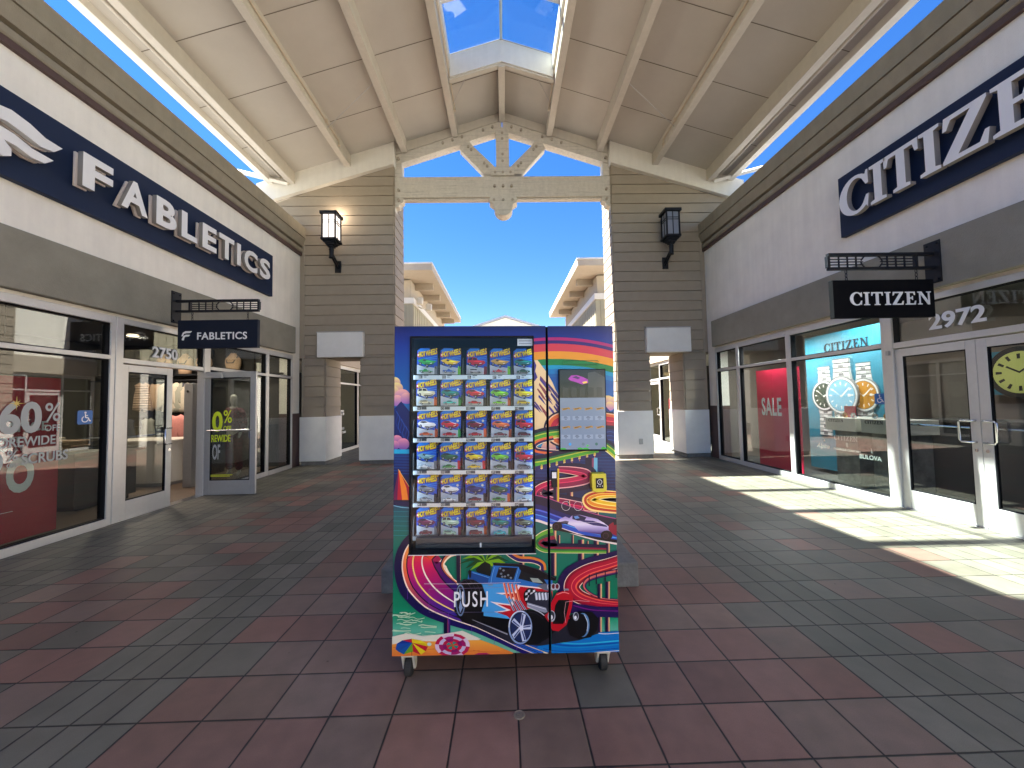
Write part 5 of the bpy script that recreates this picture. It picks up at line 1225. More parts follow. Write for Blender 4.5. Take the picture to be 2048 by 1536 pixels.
    if draw in ('red', 'maroon', 'white', 'purple') and kind == 'coupe': pl([(.44, .575), (.5, .57), (.80, .49), (.74, .48)], (240, 240, 240))
    pl([(.64, .40), (.74, .42), (.74, .445), (.64, .425)], (225, 225, 215))
    cm = m.build('card', M['card'], t)
    if logo_me is None:
        tt = text('HOT WHEELS', 'brand_lettering', mat('yellow_card_lettering', (0.86, 0.66, 0.02), 0.4), (0, 0, 0), (1,0,0.10), (-0.10,0,1), 1.0, 0.02, 0.03, None, sx=0.8, sp=0.9)
        v = [q.co for q in tt.data.vertices]; xa, xb = min(q.x for q in v), max(q.x for q in v)
        for q in tt.data.vertices: q.co.x = (q.co.x-xa)/(xb-xa); q.co.z = q.co.z/(xb-xa)*1.35; q.co.z *= (0.9+0.25*abs(q.co.x-0.35)); q.co.y *= 0.02
        logo_me = tt.data; bpy.data.objects.remove(tt); shadow_me = logo_me.copy(); shadow_me.name = 'lettering_shadow'; shadow_me.materials.clear(); shadow_me.materials.append(mat('dark_red_card_lettering', (0.22, 0.01, 0.015), 0.4))
        # dark red outline copy, slightly larger and behind
    lo = bpy.data.objects.new('brand_lettering', logo_me); COL.objects.link(lo); lo.parent = cm
    lo.location = (x(.08), -0.0036, zf(.655)); lo.scale = (w_*0.90, 1, w_*1.25)
    l2 = bpy.data.objects.new('lettering_shadow', shadow_me); COL.objects.link(l2); l2.parent = cm
    l2.location = (x(.10), -0.0031, zf(.640)); l2.scale = (w_*0.91, 1, w_*1.28)
    # blister + car
    bl = MB(); bl.prism([(.12, .03), (.80, .03), (.80, .24), (.76, .27), (.16, .27), (.12, .24)], fn, -0.024, -0.0024); bl.build('blister', M['clear'], t, bevel=0.002)
    tc = toy_car(kind, toy, w_); o = tc.build('toy_car', M['print'], t); o.location = (x(.46), -0.013, zf(.055))
    return t
for r in range(6):
    for k in range(5):
        package(r, k)
        if (r, k) in ((3, 0), (3, 1), (3, 2), (4, 0), (4, 1), (4, 2), (4, 3), (4, 4), (5, 0), (5, 1), (5, 2), (5, 3), (1, 1), (2, 2), (2, 4)): package(r, k, True)
# interior light strips (the machine has lit sides)
st = MB(); st.box(a-0.022, a-0.012, 0.07, 0.085, c+0.05, d-0.02); st.build('light_strip', M['led'], mach)
st = MB(); st.box(b+0.012, b+0.022, 0.07, 0.085, c+0.05, d-0.02); st.build('light_strip', M['led'], mach)
# drop tray at the bottom of the window
bt = MB(); ua, za = mp(826, 1090); ub, zb = mp(1064, 1107); bt.box(ua, ub, 0.06, 0.09, zb, za); bt.prism([(ua+0.03, zb+0.003), (ub-0.01, zb+0.003), (ub-0.01, zb+0.02), (ua+0.02, zb+0.024)], FY(0.052), -0.004, 0.004); bt.build('drop_tray', mat('tray_plastic', (0.03, 0.04, 0.05), 0.3), mach)
bt = MB(); ua, za = mp(957, 1099); bt.box(ua, ua+0.009, 0.04, 0.046, za-0.018, za+0.005); bt.build('tray_tag', M['vinyl'], mach)
# notice at the upper right of the glass
nt_ = MB(); ua, za = mp(1033, 678); ub, zb = mp(1063, 692); nt_.box(ua, ub, 0.003, 0.004, zb, za, (205, 214, 222))
for i in range(2): nt_.box(ua+0.008, ub-0.006, 0.0018, 0.0030, za-0.013-0.016*i, za-0.009-0.016*i, (120, 130, 145))
nt_.build('paper_notice', M['poster'], doorL)
# ---- control door fittings
def onR(px, py): return mp(px, py)
sa, sb = onR(1114, 741), onR(1210, 906)
sc_x0, sc_z1, sc_x1, sc_z0 = sa[0], sa[1], sb[0], sb[1]
bz = MB(); bz.box(sc_x0, sc_x1, -0.022, 0.0, sc_z0, sc_z1); scr = bz.build('display_screen', M['gasket'], mach, bevel=0.002)
p = MB(); SW, SH = sc_x1-sc_x0, sc_z1-sc_z0
fs_ = lambda a_, b_, d_: (sc_x0+a_*SW, -0.0222-d_, sc_z1-b_*SH)
def sp(pts, c, l): p.prism(pts, fs_, 0.0, 0.0002*l, c)
sp([(.02,.01),(.98,.01),(.98,.352),(.02,.352)], (28, 30, 32), 1); sp([(.02,.352),(.98,.352),(.98,.978),(.02,.978)], (104, 120, 140), 1)
sp([(.62,.05),(.76,.03),(.98,.10),(.98,.352),(.62,.352)], (58, 60, 60), 2); sp([(.03,.15),(.40,.17),(.62,.14),(.62,.19),(.40,.20),(.03,.2)], (14, 15, 18), 3)
for i in range(5): sp([(.08+i*.18, .22), (.2+i*.18, .23), (.2+i*.18, .34), (.08+i*.18, .34)], (44, 46, 48), 3)
sp([(.20,.12),(.26,.08),(.38,.075),(.52,.10),(.62,.13),(.62,.17),(.50,.19),(.36,.16),(.24,.14)], (150, 50, 150), 4); sp([(.28,.10),(.37,.085),(.46,.11),(.40,.125)], (60, 30, 80), 5); sp([(.5,.16),(.6,.15),(.6,.17),(.52,.18)], (220, 190, 60), 5)
for rr in (0, 1):
    for cc in range(4):
        ox, oy = .03+cc*.24, .475+rr*.225
        sp([(ox, oy), (ox+.05, oy+.005), (ox+.12, oy-.002), (ox+.17, oy-.008), (ox+.205, oy+.004), (ox+.19, oy+.022), (ox+.16, oy+.012), (ox+.10, oy+.026), (ox+.02, oy+.030), (ox+.05, oy+.018)], (150, 116, 50), 2)
        sp([(ox+.05, oy+.009), (ox+.15, oy+.003), (ox+.15, oy+.010), (ox+.06, oy+.018)], (70, 56, 40), 3)
        sp([(ox+.01, oy+.10), (ox+.20, oy+.10), (ox+.20, oy+.15), (ox+.01, oy+.15)], (122, 138, 158), 2)
        for dy, a0, a1 in ((.105, .07, .13), (.118, .06, .15), (.134, .08, .13)): sp([(ox+a0, oy+dy), (ox+a1, oy+dy), (ox+a1, oy+dy+.007), (ox+a0, oy+dy+.007)], (70, 80, 96), 3)
for cx_, c1 in ((.22, (60, 140, 200)), (.50, (90, 110, 120)), (.78, (60, 100, 90))): sp(ell(cx_, .915, .03, .018, 12), c1, 3)
sp([(.57,.92),(.63,.935),(.57,.95)], (70, 170, 70), 3)
for x0_, hh in ((.02, .02), (.38, .025), (.50, .02), (.88, .03)): sp([(x0_, .978), (x0_, .96), (x0_+.05, .978-hh), (x0_+.10, .962), (x0_+.13, .978)], (50, 150, 60), 3)
p.build('screen_image', M['screen'], scr)
ua, za = onR(1126, 722); ub, zb = onR(1192, 731); 
rc = MB(); rc.tube([(ua, -0.010, (za+zb)/2+0.010), (ub, -0.010, (za+zb)/2+0.010), (ub+0.008, -0.010, (za+zb)/2), (ub, -0.010, (za+zb)/2-0.012), (ua, -0.010, (za+zb)/2-0.012), (ua-0.008, -0.010, (za+zb)/2)], 0.0013, 6, closed=True); rc.build('recess_outline', mat('recess_edge', (0.05, 0.16, 0.06), 0.4), doorR)
# yellow contactless reader
ua, za = onR(*VA([(1628, 1268)])[0]); ub, zb = onR(*VA([(1752, 1408)])[0])
cr = MB(); cr.prism([(ua, za), (ub-0.004, za), (ub, zb+0.02), (ub-0.002, zb), (ub-0.02, zb-0.006), (ua+0.02, zb-0.006), (ua+0.003, zb), (ua-0.002, zb+0.05)], FY(0), -0.05, 0.0)
rd = cr.build('card_reader', mat('yellow_reader_plastic', (0.62, 0.56, 0.03), 0.4), mach, bevel=0.005, seg=3)
cs = MB(); w2, h2 = ub-ua, za-zb; cs.box(ua+w2*.26, ub-w2*.24, -0.053, -0.0502, zb+h2*.16, za-h2*.26); so = cs.build('reader_screen', M['black'], rd)
cs = MB(); cs.tube([(ua+w2*.51+0.012*math.cos(i*math.pi/8), -0.0535, zb+h2*.53+0.012*math.sin(i*math.pi/8)) for i in range(16)], 0.0016, 5, closed=True)
for i in range(3): cs.box(ua+w2*(.34+i*.16), ua+w2*(.34+i*.16)+0.004, -0.054, -0.0532, zb+h2*.28, zb+h2*.28+0.004)
cs.box(ua+w2*.49, ua+w2*.53, -0.054, -0.0532, zb+h2*.51, zb+h2*.55)
cs.build('contactless_symbol', M['vinyl'], so)
# lock/latch box with sticker
ua, za = onR(*VA([(1312, 1260)])[0]); ub, zb = onR(*VA([(1358, 1388)])[0])
lk = MB(); lk.box(ua, ub, -0.02, -0.0, zb, za); lo_ = lk.build('latch_box', M['black'], mach, bevel=0.002); lk = MB(); lk.box(ua+0.002, ub-0.004, -0.0215, -0.0202, za-0.035, za-0.003); lk.build('sticker', M['vinyl'], lo_)
for x_ in (1400, 1492):
    cu, cz = onR(*VB([(x_, 62)])[0]); rg = MB(); rg.tube([(cu+0.023*math.cos(i*math.pi/10), -0.014, cz+0.024*math.sin(i*math.pi/10)) for i in range(20)], 0.0009, 5, closed=True); rg.build('lock_ring', M['vinyl'], doorR)
sm = MB(); sm.box(seam0+0.0005, seam1-0.0005, 0.012, 0.044, 0.17, 1.912); sm.build('door_gap', M['blackmatt'], mach)
# casters
for cu, cy, zz in ((-0.535, 0.085, 0.165), (0.535, 0.085, 0.165), (-0.535, 0.74, 0.165), (0.535, 0.74, 0.165)):
    fl = 0.0117*cu   # floor height in the leaning frame
    ct = MB(); ct.box(cu-0.055, cu+0.055, cy-0.05, cy+0.05, zz-0.010, zz-0.0005); ct.cyl((cu, cy-0.005, zz-0.035), (cu, cy-0.005, zz-0.010), 0.036, 18)
    for s in (-1, 1):
        ct.prism([(cy-0.02, zz-0.008), (cy+0.045, zz-0.008), (cy+0.055, fl+0.055), (cy+0.035, fl+0.035), (cy+0.012, fl+0.04), (cy-0.022, fl+0.12)], lambda p_, q_, d_, s=s: (cu+s*0.029+d_, p_, q_), -0.006, 0.006)
    ct.box(cu-0.0345, cu+0.0345, cy-0.03, cy+0.025, zz-0.045, zz-0.0105)
    co = ct.build('caster', M['caster'], mach, bevel=0.002)
    wl = MB(); wl.tube([(cu-0.021, cy+0.025, fl+0.055), (cu-0.015, cy+0.025, fl+0.055), (cu+0.015, cy+0.025, fl+0.055), (cu+0.021, cy+0.025, fl+0.055)], [0.047, 0.0545, 0.0545, 0.047], 24); wh = wl.build('wheel', M['rubber'], co)
    wl = MB(); wl.cyl((cu-0.03, cy+0.025, fl+0.055), (cu+0.03, cy+0.025, fl+0.055), 0.012, 12); wl.cyl((cu-0.0185, cy+0.025, fl+0.055), (cu+0.0185, cy+0.025, fl+0.055), 0.026, 16); wl.build('hub', M['caster'], wh)

# concrete plinth behind the machine
pl_ = MB(); pl_.box(-1.0, 1.05, 3.12, 4.6, 0.0, 0.195); tag(pl_.build('concrete_plinth', M['conc'], None, bevel=0.012), 'low rough concrete plinth on the paving behind the vending machine', 'plinth')

# ================================================================ INTERIORS
def adopt(o, t): o.parent = t; o.location = -Vector(t.location); return o
def panel(name, m, x0, x1, y0, y1, z0, z1, t, bevel=0): 
    b = MB(); b.box(x0, x1, y0, y1, z0, z1); return adopt(b.build(name, m, None, bevel=bevel), t)
def room(t, s, fl, w_end, w_back, depth, ceil=3.05):
    X = (XL if s < 0 else XR)+s*0.10; Xb = X+s*depth
    panel('interior_floor', fl, X-s*0.0, Xb, -1.2, 9.7, -0.01, 0.006, t)
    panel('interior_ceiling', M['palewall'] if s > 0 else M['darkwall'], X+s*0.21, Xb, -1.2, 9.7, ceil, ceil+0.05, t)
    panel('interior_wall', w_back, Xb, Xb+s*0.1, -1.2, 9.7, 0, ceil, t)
    panel('interior_wall', w_end, X, Xb, 9.66, 9.74, 0, ceil, t); panel('interior_wall', w_end, X, Xb, -1.3, -1.2, 0, ceil, t)
    panel('window_soffit', M['palewall'], X+s*0.0, X+s*0.21, -1.2, 9.66, 2.722, 3.1, t)
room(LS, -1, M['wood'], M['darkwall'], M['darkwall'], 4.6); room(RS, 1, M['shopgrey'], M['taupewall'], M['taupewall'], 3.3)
def lamp(x, y, z, label, e, col=(1, .84, .68), sz=0.5):
    t = thing('ceiling_lamp', label, 'ceiling lamp', (x, y, z), group='round ceiling lamps inside the shops')
    m = MB(); m.cyl((0, 0, -0.03), (0, 0, -0.001), 0.09, 18); m.build('diffuser', M['glow'], t)
    m = MB(); m.tube([(0.1*math.cos(i*math.pi/10), 0.1*math.sin(i*math.pi/10), -0.02) for i in range(20)], 0.012, 6, closed=True); m.build('rim', M['alu'], t)
    l = bpy.data.objects.new('lamp_light', bpy.data.lights.new('lamp_light', 'AREA')); COL.objects.link(l); l.parent = t; l.location = (0, 0, -0.05)
    l.data.energy = e; l.data.color = col; l.data.shape = 'DISK'; l.data.size = sz
for i, (x, y) in enumerate([(-7.2, 4.0), (-7.8, 8.2), (-6.4, 6.6), (-6.1, 8.4)]):
    lamp(x, y, 3.05, ['round lamp in the left shop ceiling above the red banner window', 'round lamp in the left shop ceiling above the hanging clothes', 'round lamp in the left shop ceiling inside the doorway', 'round lamp in the left shop ceiling above the plaid mannequin'][i], [2.5, 7, 2.5, 4][i])
for i, (x, y) in enumerate([(5.47, 7.7), (5.72, 6.3), (7.0, 4.2)]):  # banner and poster lamps are added, placed to brighten those two displays
    lamp(x, y, 2.715 if i == 0 else 3.05, ['round lamp in the right shop ceiling above the sale banner', 'round lamp in the right shop ceiling above the watch poster', 'round lamp in the right shop ceiling inside the double doors'][i], [13, 11, 3][i], (1, .98, .96), 0.12 if i == 0 else 0.5)
# ---- left shop
t = thing('window_banner', 'tall dark red clearance banner with big white figures in the left shop window', 'banner', (-5.42, 4.0, 0.12))
b = MB(); b.box(-5.425, -5.415, 3.0, 4.80, 0.07, 1.88); adopt(b.build('sheet', M['red'], None), t)
def wtextL(s, y, z, size, m, x=-5.41, **k): return text(s, 'lettering', m, (x, y, z), (0,1,0), (0,0,1), size, 0.001, **k)
for s_, off_, bx_ in (('T', 0.05, (4.03, 4.27, 0.59, 0.98)), ('O', 0.05, (4.31, 4.56, 0.585, 0.985)), ('CLEARANCE', 0.02, (3.86, 4.68, 1.26, 1.37)), ('EVENT', 0.008, (4.08, 4.43, 1.14, 1.21)), ('STARTING AT', 0.003, (4.02, 4.45, 1.05, 1.09))):
    adopt(fit(wtextL(s_, 0, 0, 0.2, M['vinyl'], off=off_), 1, *bx_), t)
b = MB(); b.box(-5.413, -5.409, 3.3, 4.38, 0.395, 0.40); adopt(b.build('rule', M['vinyl'], None), t)
t = thing('window_decal', 'grey vinyl sale lettering stuck on the large left shop window', 'decal', (-5.18, 4.1, 1.0))
for s_, off_, bx_ in (('60', 0.035, (4.05, 4.42, 1.25, 1.60)), ('%', 0.008, (4.45, 4.60, 1.37, 1.58)), ('OFF', 0.012, (4.45, 4.60, 1.26, 1.33)), ('STOREWIDE', 0.018, (3.92, 4.56, 1.11, 1.215)), ('SCRUBS', 0.02, (4.25, 4.69, 0.915, 1.03)), ('%', 0.008, (4.13, 4.22, 0.97, 1.08)), ('OFF', 0.008, (4.13, 4.225, 0.90, 0.945)), ('40', 0.035, (3.78, 4.10, 0.86, 1.08))):
    adopt(fit(wtextL(s_, 0, 0, 0.2, M['vgrey'], x=-5.182, off=off_), 1, *bx_), t)
b = MB(); st_ = []
for i in range(16): rr = (0.075 if i % 4 == 0 else (0.045 if i % 2 == 0 else 0.014)); st_.append((4.19+rr*math.cos(i*math.pi/8), 1.575+rr*math.sin(i*math.pi/8)))
b.prism(st_, FX(-5.18), 0, 0.002); adopt(b.build('gold_star', mat('gold_vinyl', (0.7, 0.5, 0.12), 0.4), None), t)
t = thing('checkout_counter', 'cream rounded checkout counter inside the left shop doorway', 'counter', (-7.0, 7.9, 0))
def rrect(x0, x1, y0, y1, r, n=6):
    p = []
    for cx_, cy_, a0 in ((x1-r, y1-r, 0), (x0+r, y1-r, 90), (x0+r, y0+r, 180), (x1-r, y0+r, 270)): p += arc(cx_, cy_, r, r, a0, a0+90, n)
    return p
b = MB(); b.prism(rrect(-7.75, -6.42, 7.5, 8.3, 0.3), FZ(0), 0.07, 0.84); adopt(b.build('body', M['cream'], None), t)
b = MB(); b.prism(rrect(-7.70, -6.47, 7.55, 8.25, 0.25), FZ(0), 0.006, 0.07); adopt(b.build('kick', M['palewall'], None), t)
b = MB(); b.prism(rrect(-7.78, -6.39, 7.47, 8.33, 0.3), FZ(0), 0.842, 0.88); adopt(b.build('top', M['cream'], None, bevel=0.005), t)
t = thing('security_pedestal', 'tall grey metal pedestal just inside the left shop doorway', 'pedestal', (-5.95, 7.4, 0))
b = MB(); b.box(-6.03, -5.87, 7.36, 7.5, 0.006, 1.95); adopt(b.build('post', M['alud'], None, bevel=0.008), t); b = MB(); b.cyl((-5.95, 7.36, 1.8), (-5.95, 7.345, 1.8), 0.022, 14); adopt(b.build('lock', M['steel'], None), t)
b = MB(); b.box(-9.75, -5.35, 9.35, 9.65, 2.26, 2.30); b.box(-9.75, -5.35, 9.45, 9.65, 1.02, 1.05)
for x in (-9.4, -8.3, -7.2, -6.2): b.box(x-0.02, x+0.02, 9.6, 9.65, 0.006, 2.9)
b.tube([(-9.7, 9.2, 2.14), (-5.5, 9.2, 2.14)], 0.012, 8); b.tube([(-9.7, 8.98, 1.28), (-6.9, 8.98, 1.28)], 0.012, 8)
for x in (-9.4, -8.3, -7.2, -6.2): b.box(x-0.01, x+0.01, 9.2, 9.6, 2.12, 2.15)
for x in (-9.4, -8.3, -7.2): b.box(x-0.01, x+0.01, 8.98, 9.6, 1.26, 1.29)
tag(b.build('wall_rack', M['black'], None), 'black wall rack with rails and shelves at the end of the left shop', 'clothes rack')
def garment(kind, x, y, ztop, w_, h_, m, label, name='hanging_garment', cat='garment', grp='clothes hanging in the left shop', depth=0.10, rot=0.0):
    t = thing(name, label, cat, (x, y, ztop), (0, 0, rot), grp)
    if kind == 'hoodie': o = [(-.5,.12),(-.5,.80),(-.42,.90),(-.2,.99),(-.12,.95),(0,.92),(.12,.95),(.2,.99),(.42,.90),(.5,.80),(.52,.12),(.42,.10),(.36,.6),(.33,.04),(0,.0),(-.33,.04),(-.36,.6),(-.42,.10)]
    elif kind == 'vest': o = [(-.42,.06),(-.36,.55),(-.28,.80),(-.34,.92),(-.14,1.0),(0,.96),(.14,1.0),(.34,.92),(.28,.80),(.36,.55),(.42,.06),(.1,.0),(0,.10),(-.1,.0)]
    else: o = [(-.40,.05),(-.28,.60),(-.24,.98),(-.18,.98),(-.12,.72),(0,.66),(.12,.72),(.18,.98),(.24,.98),(.28,.60),(.40,.05),(.1,.0),(-.2,.02)]
    b = MB(); n = len(o)
    # body as a padded shell: outline rings swelling towards the middle
    cxm = 0.0; rings = []
    for k, (sc_, dd) in enumerate(((1.0, 0.0), (0.93, -0.5), (0.72, -0.85), (0.35, -1.0))):
        rings.append([( (p[0]*sc_)*w_, dd*depth*0.5, (p[1]*1.0-1.0+(0.5-p[1])*(1-sc_)*0.9)*h_) for p in o])
    vs = [v for r_ in rings for v in r_]; fs = []
    for k in range(len(rings)-1):
        for i in range(n): fs.append((k*n+i, k*n+(i+1) % n, (k+1)*n+(i+1) % n, (k+1)*n+i))
    tri = tessellate_polygon([[Vector((p[0], p[1], 0)) for p in o]]); fs += [tuple(i+3*n for i in q) for q in tri]
    b.add(vs, fs); vs2 = [(v[0], -v[1]+0.0, v[2]) for v in vs]; b.add(vs2, [tuple(f[::-1]) for f in fs])
    b.build('cloth', m, t, smooth=True)
    h = MB(); h.tube([(-w_*.3, 0, -0.045), (0, 0, 0.0), (w_*.3, 0, -0.045)], 0.006, 6); h.tube([(0, 0, 0.0), (0, 0, 0.05), (0.02, 0, 0.07), (0.03, 0, 0.05)], 0.003, 5); h.build('hanger', M['blackmatt'], t)
    return t
pm = mat('puffer_fabric', (0.52, 0.36, 0.24), 0.7)
n_ = pm.node_tree.nodes; l_ = pm.node_tree.links; wv = n_.new('ShaderNodeTexWave'); wv.bands_direction = 'Z'; wv.inputs['Scale'].default_value = 5.5; bp_ = n_.new('ShaderNodeBump'); bp_.inputs['Strength'].default_value = 1.0; bp_.inputs['Distance'].default_value = 0.03
gp = n_.new('ShaderNodeNewGeometry'); l_.new(gp.outputs['Position'], wv.inputs['Vector']); l_.new(wv.outputs['Fac'], bp_.inputs['Height']); l_.new(bp_.outputs[0], n_['Principled BSDF'].inputs['Normal'])
garment('cami', -9.05, 9.2, 2.10, 0.46, 0.50, M['beige'], 'beige strappy top hanging at the left end of the back rack')
garment('vest', -8.50, 9.2, 2.10, 0.52, 0.68, pm, 'tan quilted vest hanging between the beige top and the hoodies')
garment('vest', -8.28, 9.28, 2.08, 0.48, 0.66, M['tan'], 'plain tan vest hanging just behind the quilted vest')
for i in range(4):
    garment('hoodie', -7.85+i*0.11, 9.2+0.03*i, 2.10, 0.50, 0.72, [M['beige'], M['olive'], M['beige'], M['char']][i], ['cream hoodie hanging at the front of the hoodie row', 'sage hoodie hanging second in the hoodie row', 'cream hoodie hanging third in the hoodie row', 'charcoal hoodie hanging last in the hoodie row'][i], rot=0.25)
garment('hoodie', -7.34, 8.75, 1.36, 0.46, 0.72, M['pink'], 'pink hoodie hanging low beside the checkout counter', rot=0.2)
for i, (x, m_, lb_) in enumerate([(-9.1, M['char'], 'charcoal trousers bunched on the lower rail under the beige top'), (-8.6, M['char'], 'dark trousers bunched on the lower rail under the quilted vest'), (-8.15, M['olive'], 'sage trousers bunched on the lower rail next to the hoodies')]):
    garment('vest', x, 8.98, 1.27, 0.42, 0.62, m_, lb_)
for i, x in enumerate((-8.25, -7.75, -7.3, -6.6)):
    t = thing('display_torso', ['tan torso form first from left on the high shelf', 'tan torso form second from left on the high shelf', 'tan torso form third from left on the high shelf', 'tan torso form at the right end of the high shelf'][i], 'mannequin torso', (x, 9.48, 2.30), group='torso forms on the high shelf')
    b = MB(); b.tube([(0, 0, 0.002), (0, 0, 0.1), (0, 0, 0.25), (0, 0, 0.36), (0, 0, 0.45), (0, 0, 0.5)], [0.11, 0.12, 0.15, 0.14, 0.07, 0.05], 16)
    for v in range(len(b.v)): b.v[v] = (b.v[v][0]*1.25, b.v[v][1]*0.75, b.v[v][2])
    b.build('torso', M['tan'], t, smooth=True)
    b = MB(); b.tube([(-0.13, -0.03, 0.42), (-0.07, -0.12, 0.25), (0.07, -0.12, 0.25), (0.13, -0.03, 0.42)], 0.012, 6); b.build('strap_top', M['char'], t)
t = thing('display_table', 'dark display table behind the large left shop window', 'table', (-6.9, 6.2, 0))
b = MB(); b.box(-7.7, -6.2, 5.7, 6.8, 0.80, 0.86); adopt(b.build('top', M['darkwall'], None, bevel=0.006), t)
b = MB(); b.box(-7.62, -6.28, 5.78, 6.72, 0.08, 0.799); adopt(b.build('cabinet', M['darkwall'], None), t)
b = MB(); b.box(-7.56, -6.34, 5.84, 6.66, 0.006, 0.079); adopt(b.build('kick', M['black'], None), t)
for i, (x, y, m_) in enumerate([(-6.6, 6.0, M['tan']), (-7.05, 6.1, M['beige']), (-6.65, 6.45, M['char']), (-7.4, 6.2, M['tan'])]):
    b = MB()
    for k in range(5+i % 2):
        j = random.uniform(-0.015, 0.015); b.box(x-0.16+j, x+0.16+j, y-0.13+j, y+0.13+j, 0.862+k*0.035, 0.893+k*0.035)
    tag(b.build('folded_clothes', m_, None, bevel=0.012), ['tan folded stack at the near corner of the display table', 'beige folded stack in the middle of the display table', 'charcoal folded stack at the far corner of the display table', 'tan folded stack at the far left of the display table'][i], 'folded clothes', 'folded stacks on the display table')
for i, (y, z) in enumerate(((4.3, 2.45), (4.75, 2.45), (5.15, 2.4))):
    garment('hoodie', -7.0, y, z, 0.44, 0.6, [M['tan'], M['beige'], M['tan']][i], ['tan hoodie hung high behind the left window, nearest the camera', 'beige hoodie hung high behind the left window in the middle', 'tan hoodie hung high behind the left window next to the doors'][i], rot=R(70))
b = MB(); b.tube([(-7.0, 3.8, 2.53), (-7.0, 5.6, 2.53)], 0.012, 8); b.tube([(-7.0, 3.9, 2.53), (-7.0, 3.9, 3.05)], 0.008, 6); b.tube([(-7.0, 5.5, 2.53), (-7.0, 5.5, 3.05)], 0.008, 6)
tag(b.build('ceiling_rail', M['black'], None), 'black clothes rail hung from the left shop ceiling', 'clothes rail')
# mannequin in red plaid pyjamas
def skin_obj(name, m, verts, edges, radii, parent, sub=2):
    me = bpy.data.meshes.new(name); me.from_pydata(verts, edges, []); o = bpy.data.objects.new(name, me); COL.objects.link(o); o.parent = parent
    sk = o.modifiers.new('skin', 'SKIN'); sk.use_smooth_shade = True
    for i, r_ in enumerate(radii): me.skin_vertices[0].data[i].radius = (r_, r_*0.85) if not isinstance(r_, tuple) else r_
    me.skin_vertices[0].data[0].use_root = True
    s2 = o.modifiers.new('sub', 'SUBSURF'); s2.levels = s2.render_levels = sub; me.materials.append(m); return o
plaid = bpy.data.materials.new('red_plaid_fabric'); plaid.use_nodes = True
n_ = plaid.node_tree.nodes; l_ = plaid.node_tree.links; ck = n_.new('ShaderNodeTexChecker'); ck.inputs['Scale'].default_value = 22; ck.inputs[1].default_value = (0.20, 0.015, 0.04, 1); ck.inputs[2].default_value = (0.05, 0.01, 0.03, 1)
gp = n_.new('ShaderNodeNewGeometry'); l_.new(gp.outputs['Position'], ck.inputs['Vector']); l_.new(ck.outputs[0], n_['Principled BSDF'].inputs['Base Color']); n_['Principled BSDF'].inputs['Roughness'].default_value = 0.9
t = thing('mannequin', 'pale faceless mannequin in red plaid pyjamas in the left shop window behind the open door', 'mannequin', (-5.85, 8.45, 0.006))
B_ = [(0,0,.95),(0,0,1.1),(0,0,1.3),(0,0,1.42),(0,0,1.50),(0,-.01,1.58),(0,-.02,1.68),(0,-.01,1.76), (.17,0,1.40),(.22,.0,1.12),(.20,-.10,.90),(.19,-.13,.82), (-.17,0,1.40),(-.22,.0,1.12),(-.20,-.10,.90),(-.19,-.13,.82), (.09,0,.88),(.11,-.02,.48),(.13,.0,.10),(.14,-.10,.03), (-.09,0,.88),(-.12,.04,.48),(-.16,.12,.10),(-.17,.03,.03)]
E_ = [(0,1),(1,2),(2,3),(3,4),(4,5),(5,6),(6,7),(3,8),(8,9),(9,10),(10,11),(3,12),(12,13),(13,14),(14,15),(0,16),(16,17),(17,18),(18,19),(0,20),(20,21),(21,22),(22,23)]
Ra = [.13,.11,.13,.09,.045,.07,.085,.05,.055,.04,.03,.025,.055,.04,.03,.025,.085,.055,.04,.03,.085,.055,.04,.03]
skin_obj('body', M['skin'], B_, E_, Ra, t)
C2 = [v for v in B_[:4]]+[(.17,0,1.40),(.22,0,1.12),(.20,-.10,.93),(-.17,0,1.40),(-.22,0,1.12),(-.20,-.10,.93)]
skin_obj('pyjama_top', plaid, C2, [(0,1),(1,2),(2,3),(3,4),(4,5),(5,6),(3,7),(7,8),(8,9)], [.16,.15,.155,.10,.075,.07,.065,.075,.07,.065], t)
skin_obj('pyjama_trousers', plaid, [(0,0,.98),(.09,0,.86),(.11,-.02,.48),(.13,.0,.12),(-.09,0,.86),(-.12,.04,.48),(-.16,.12,.12)], [(0,1),(1,2),(2,3),(0,4),(4,5),(5,6)], [.15,.11,.085,.08,.11,.085,.08], t)
b = MB(); b.box(-5.45, -5.44, 6.98, 7.62, 0.25, 1.88); tag(b.build('window_banner', M['maroon'], None), 'dark maroon banner in the left shop window seen through the open door', 'banner')
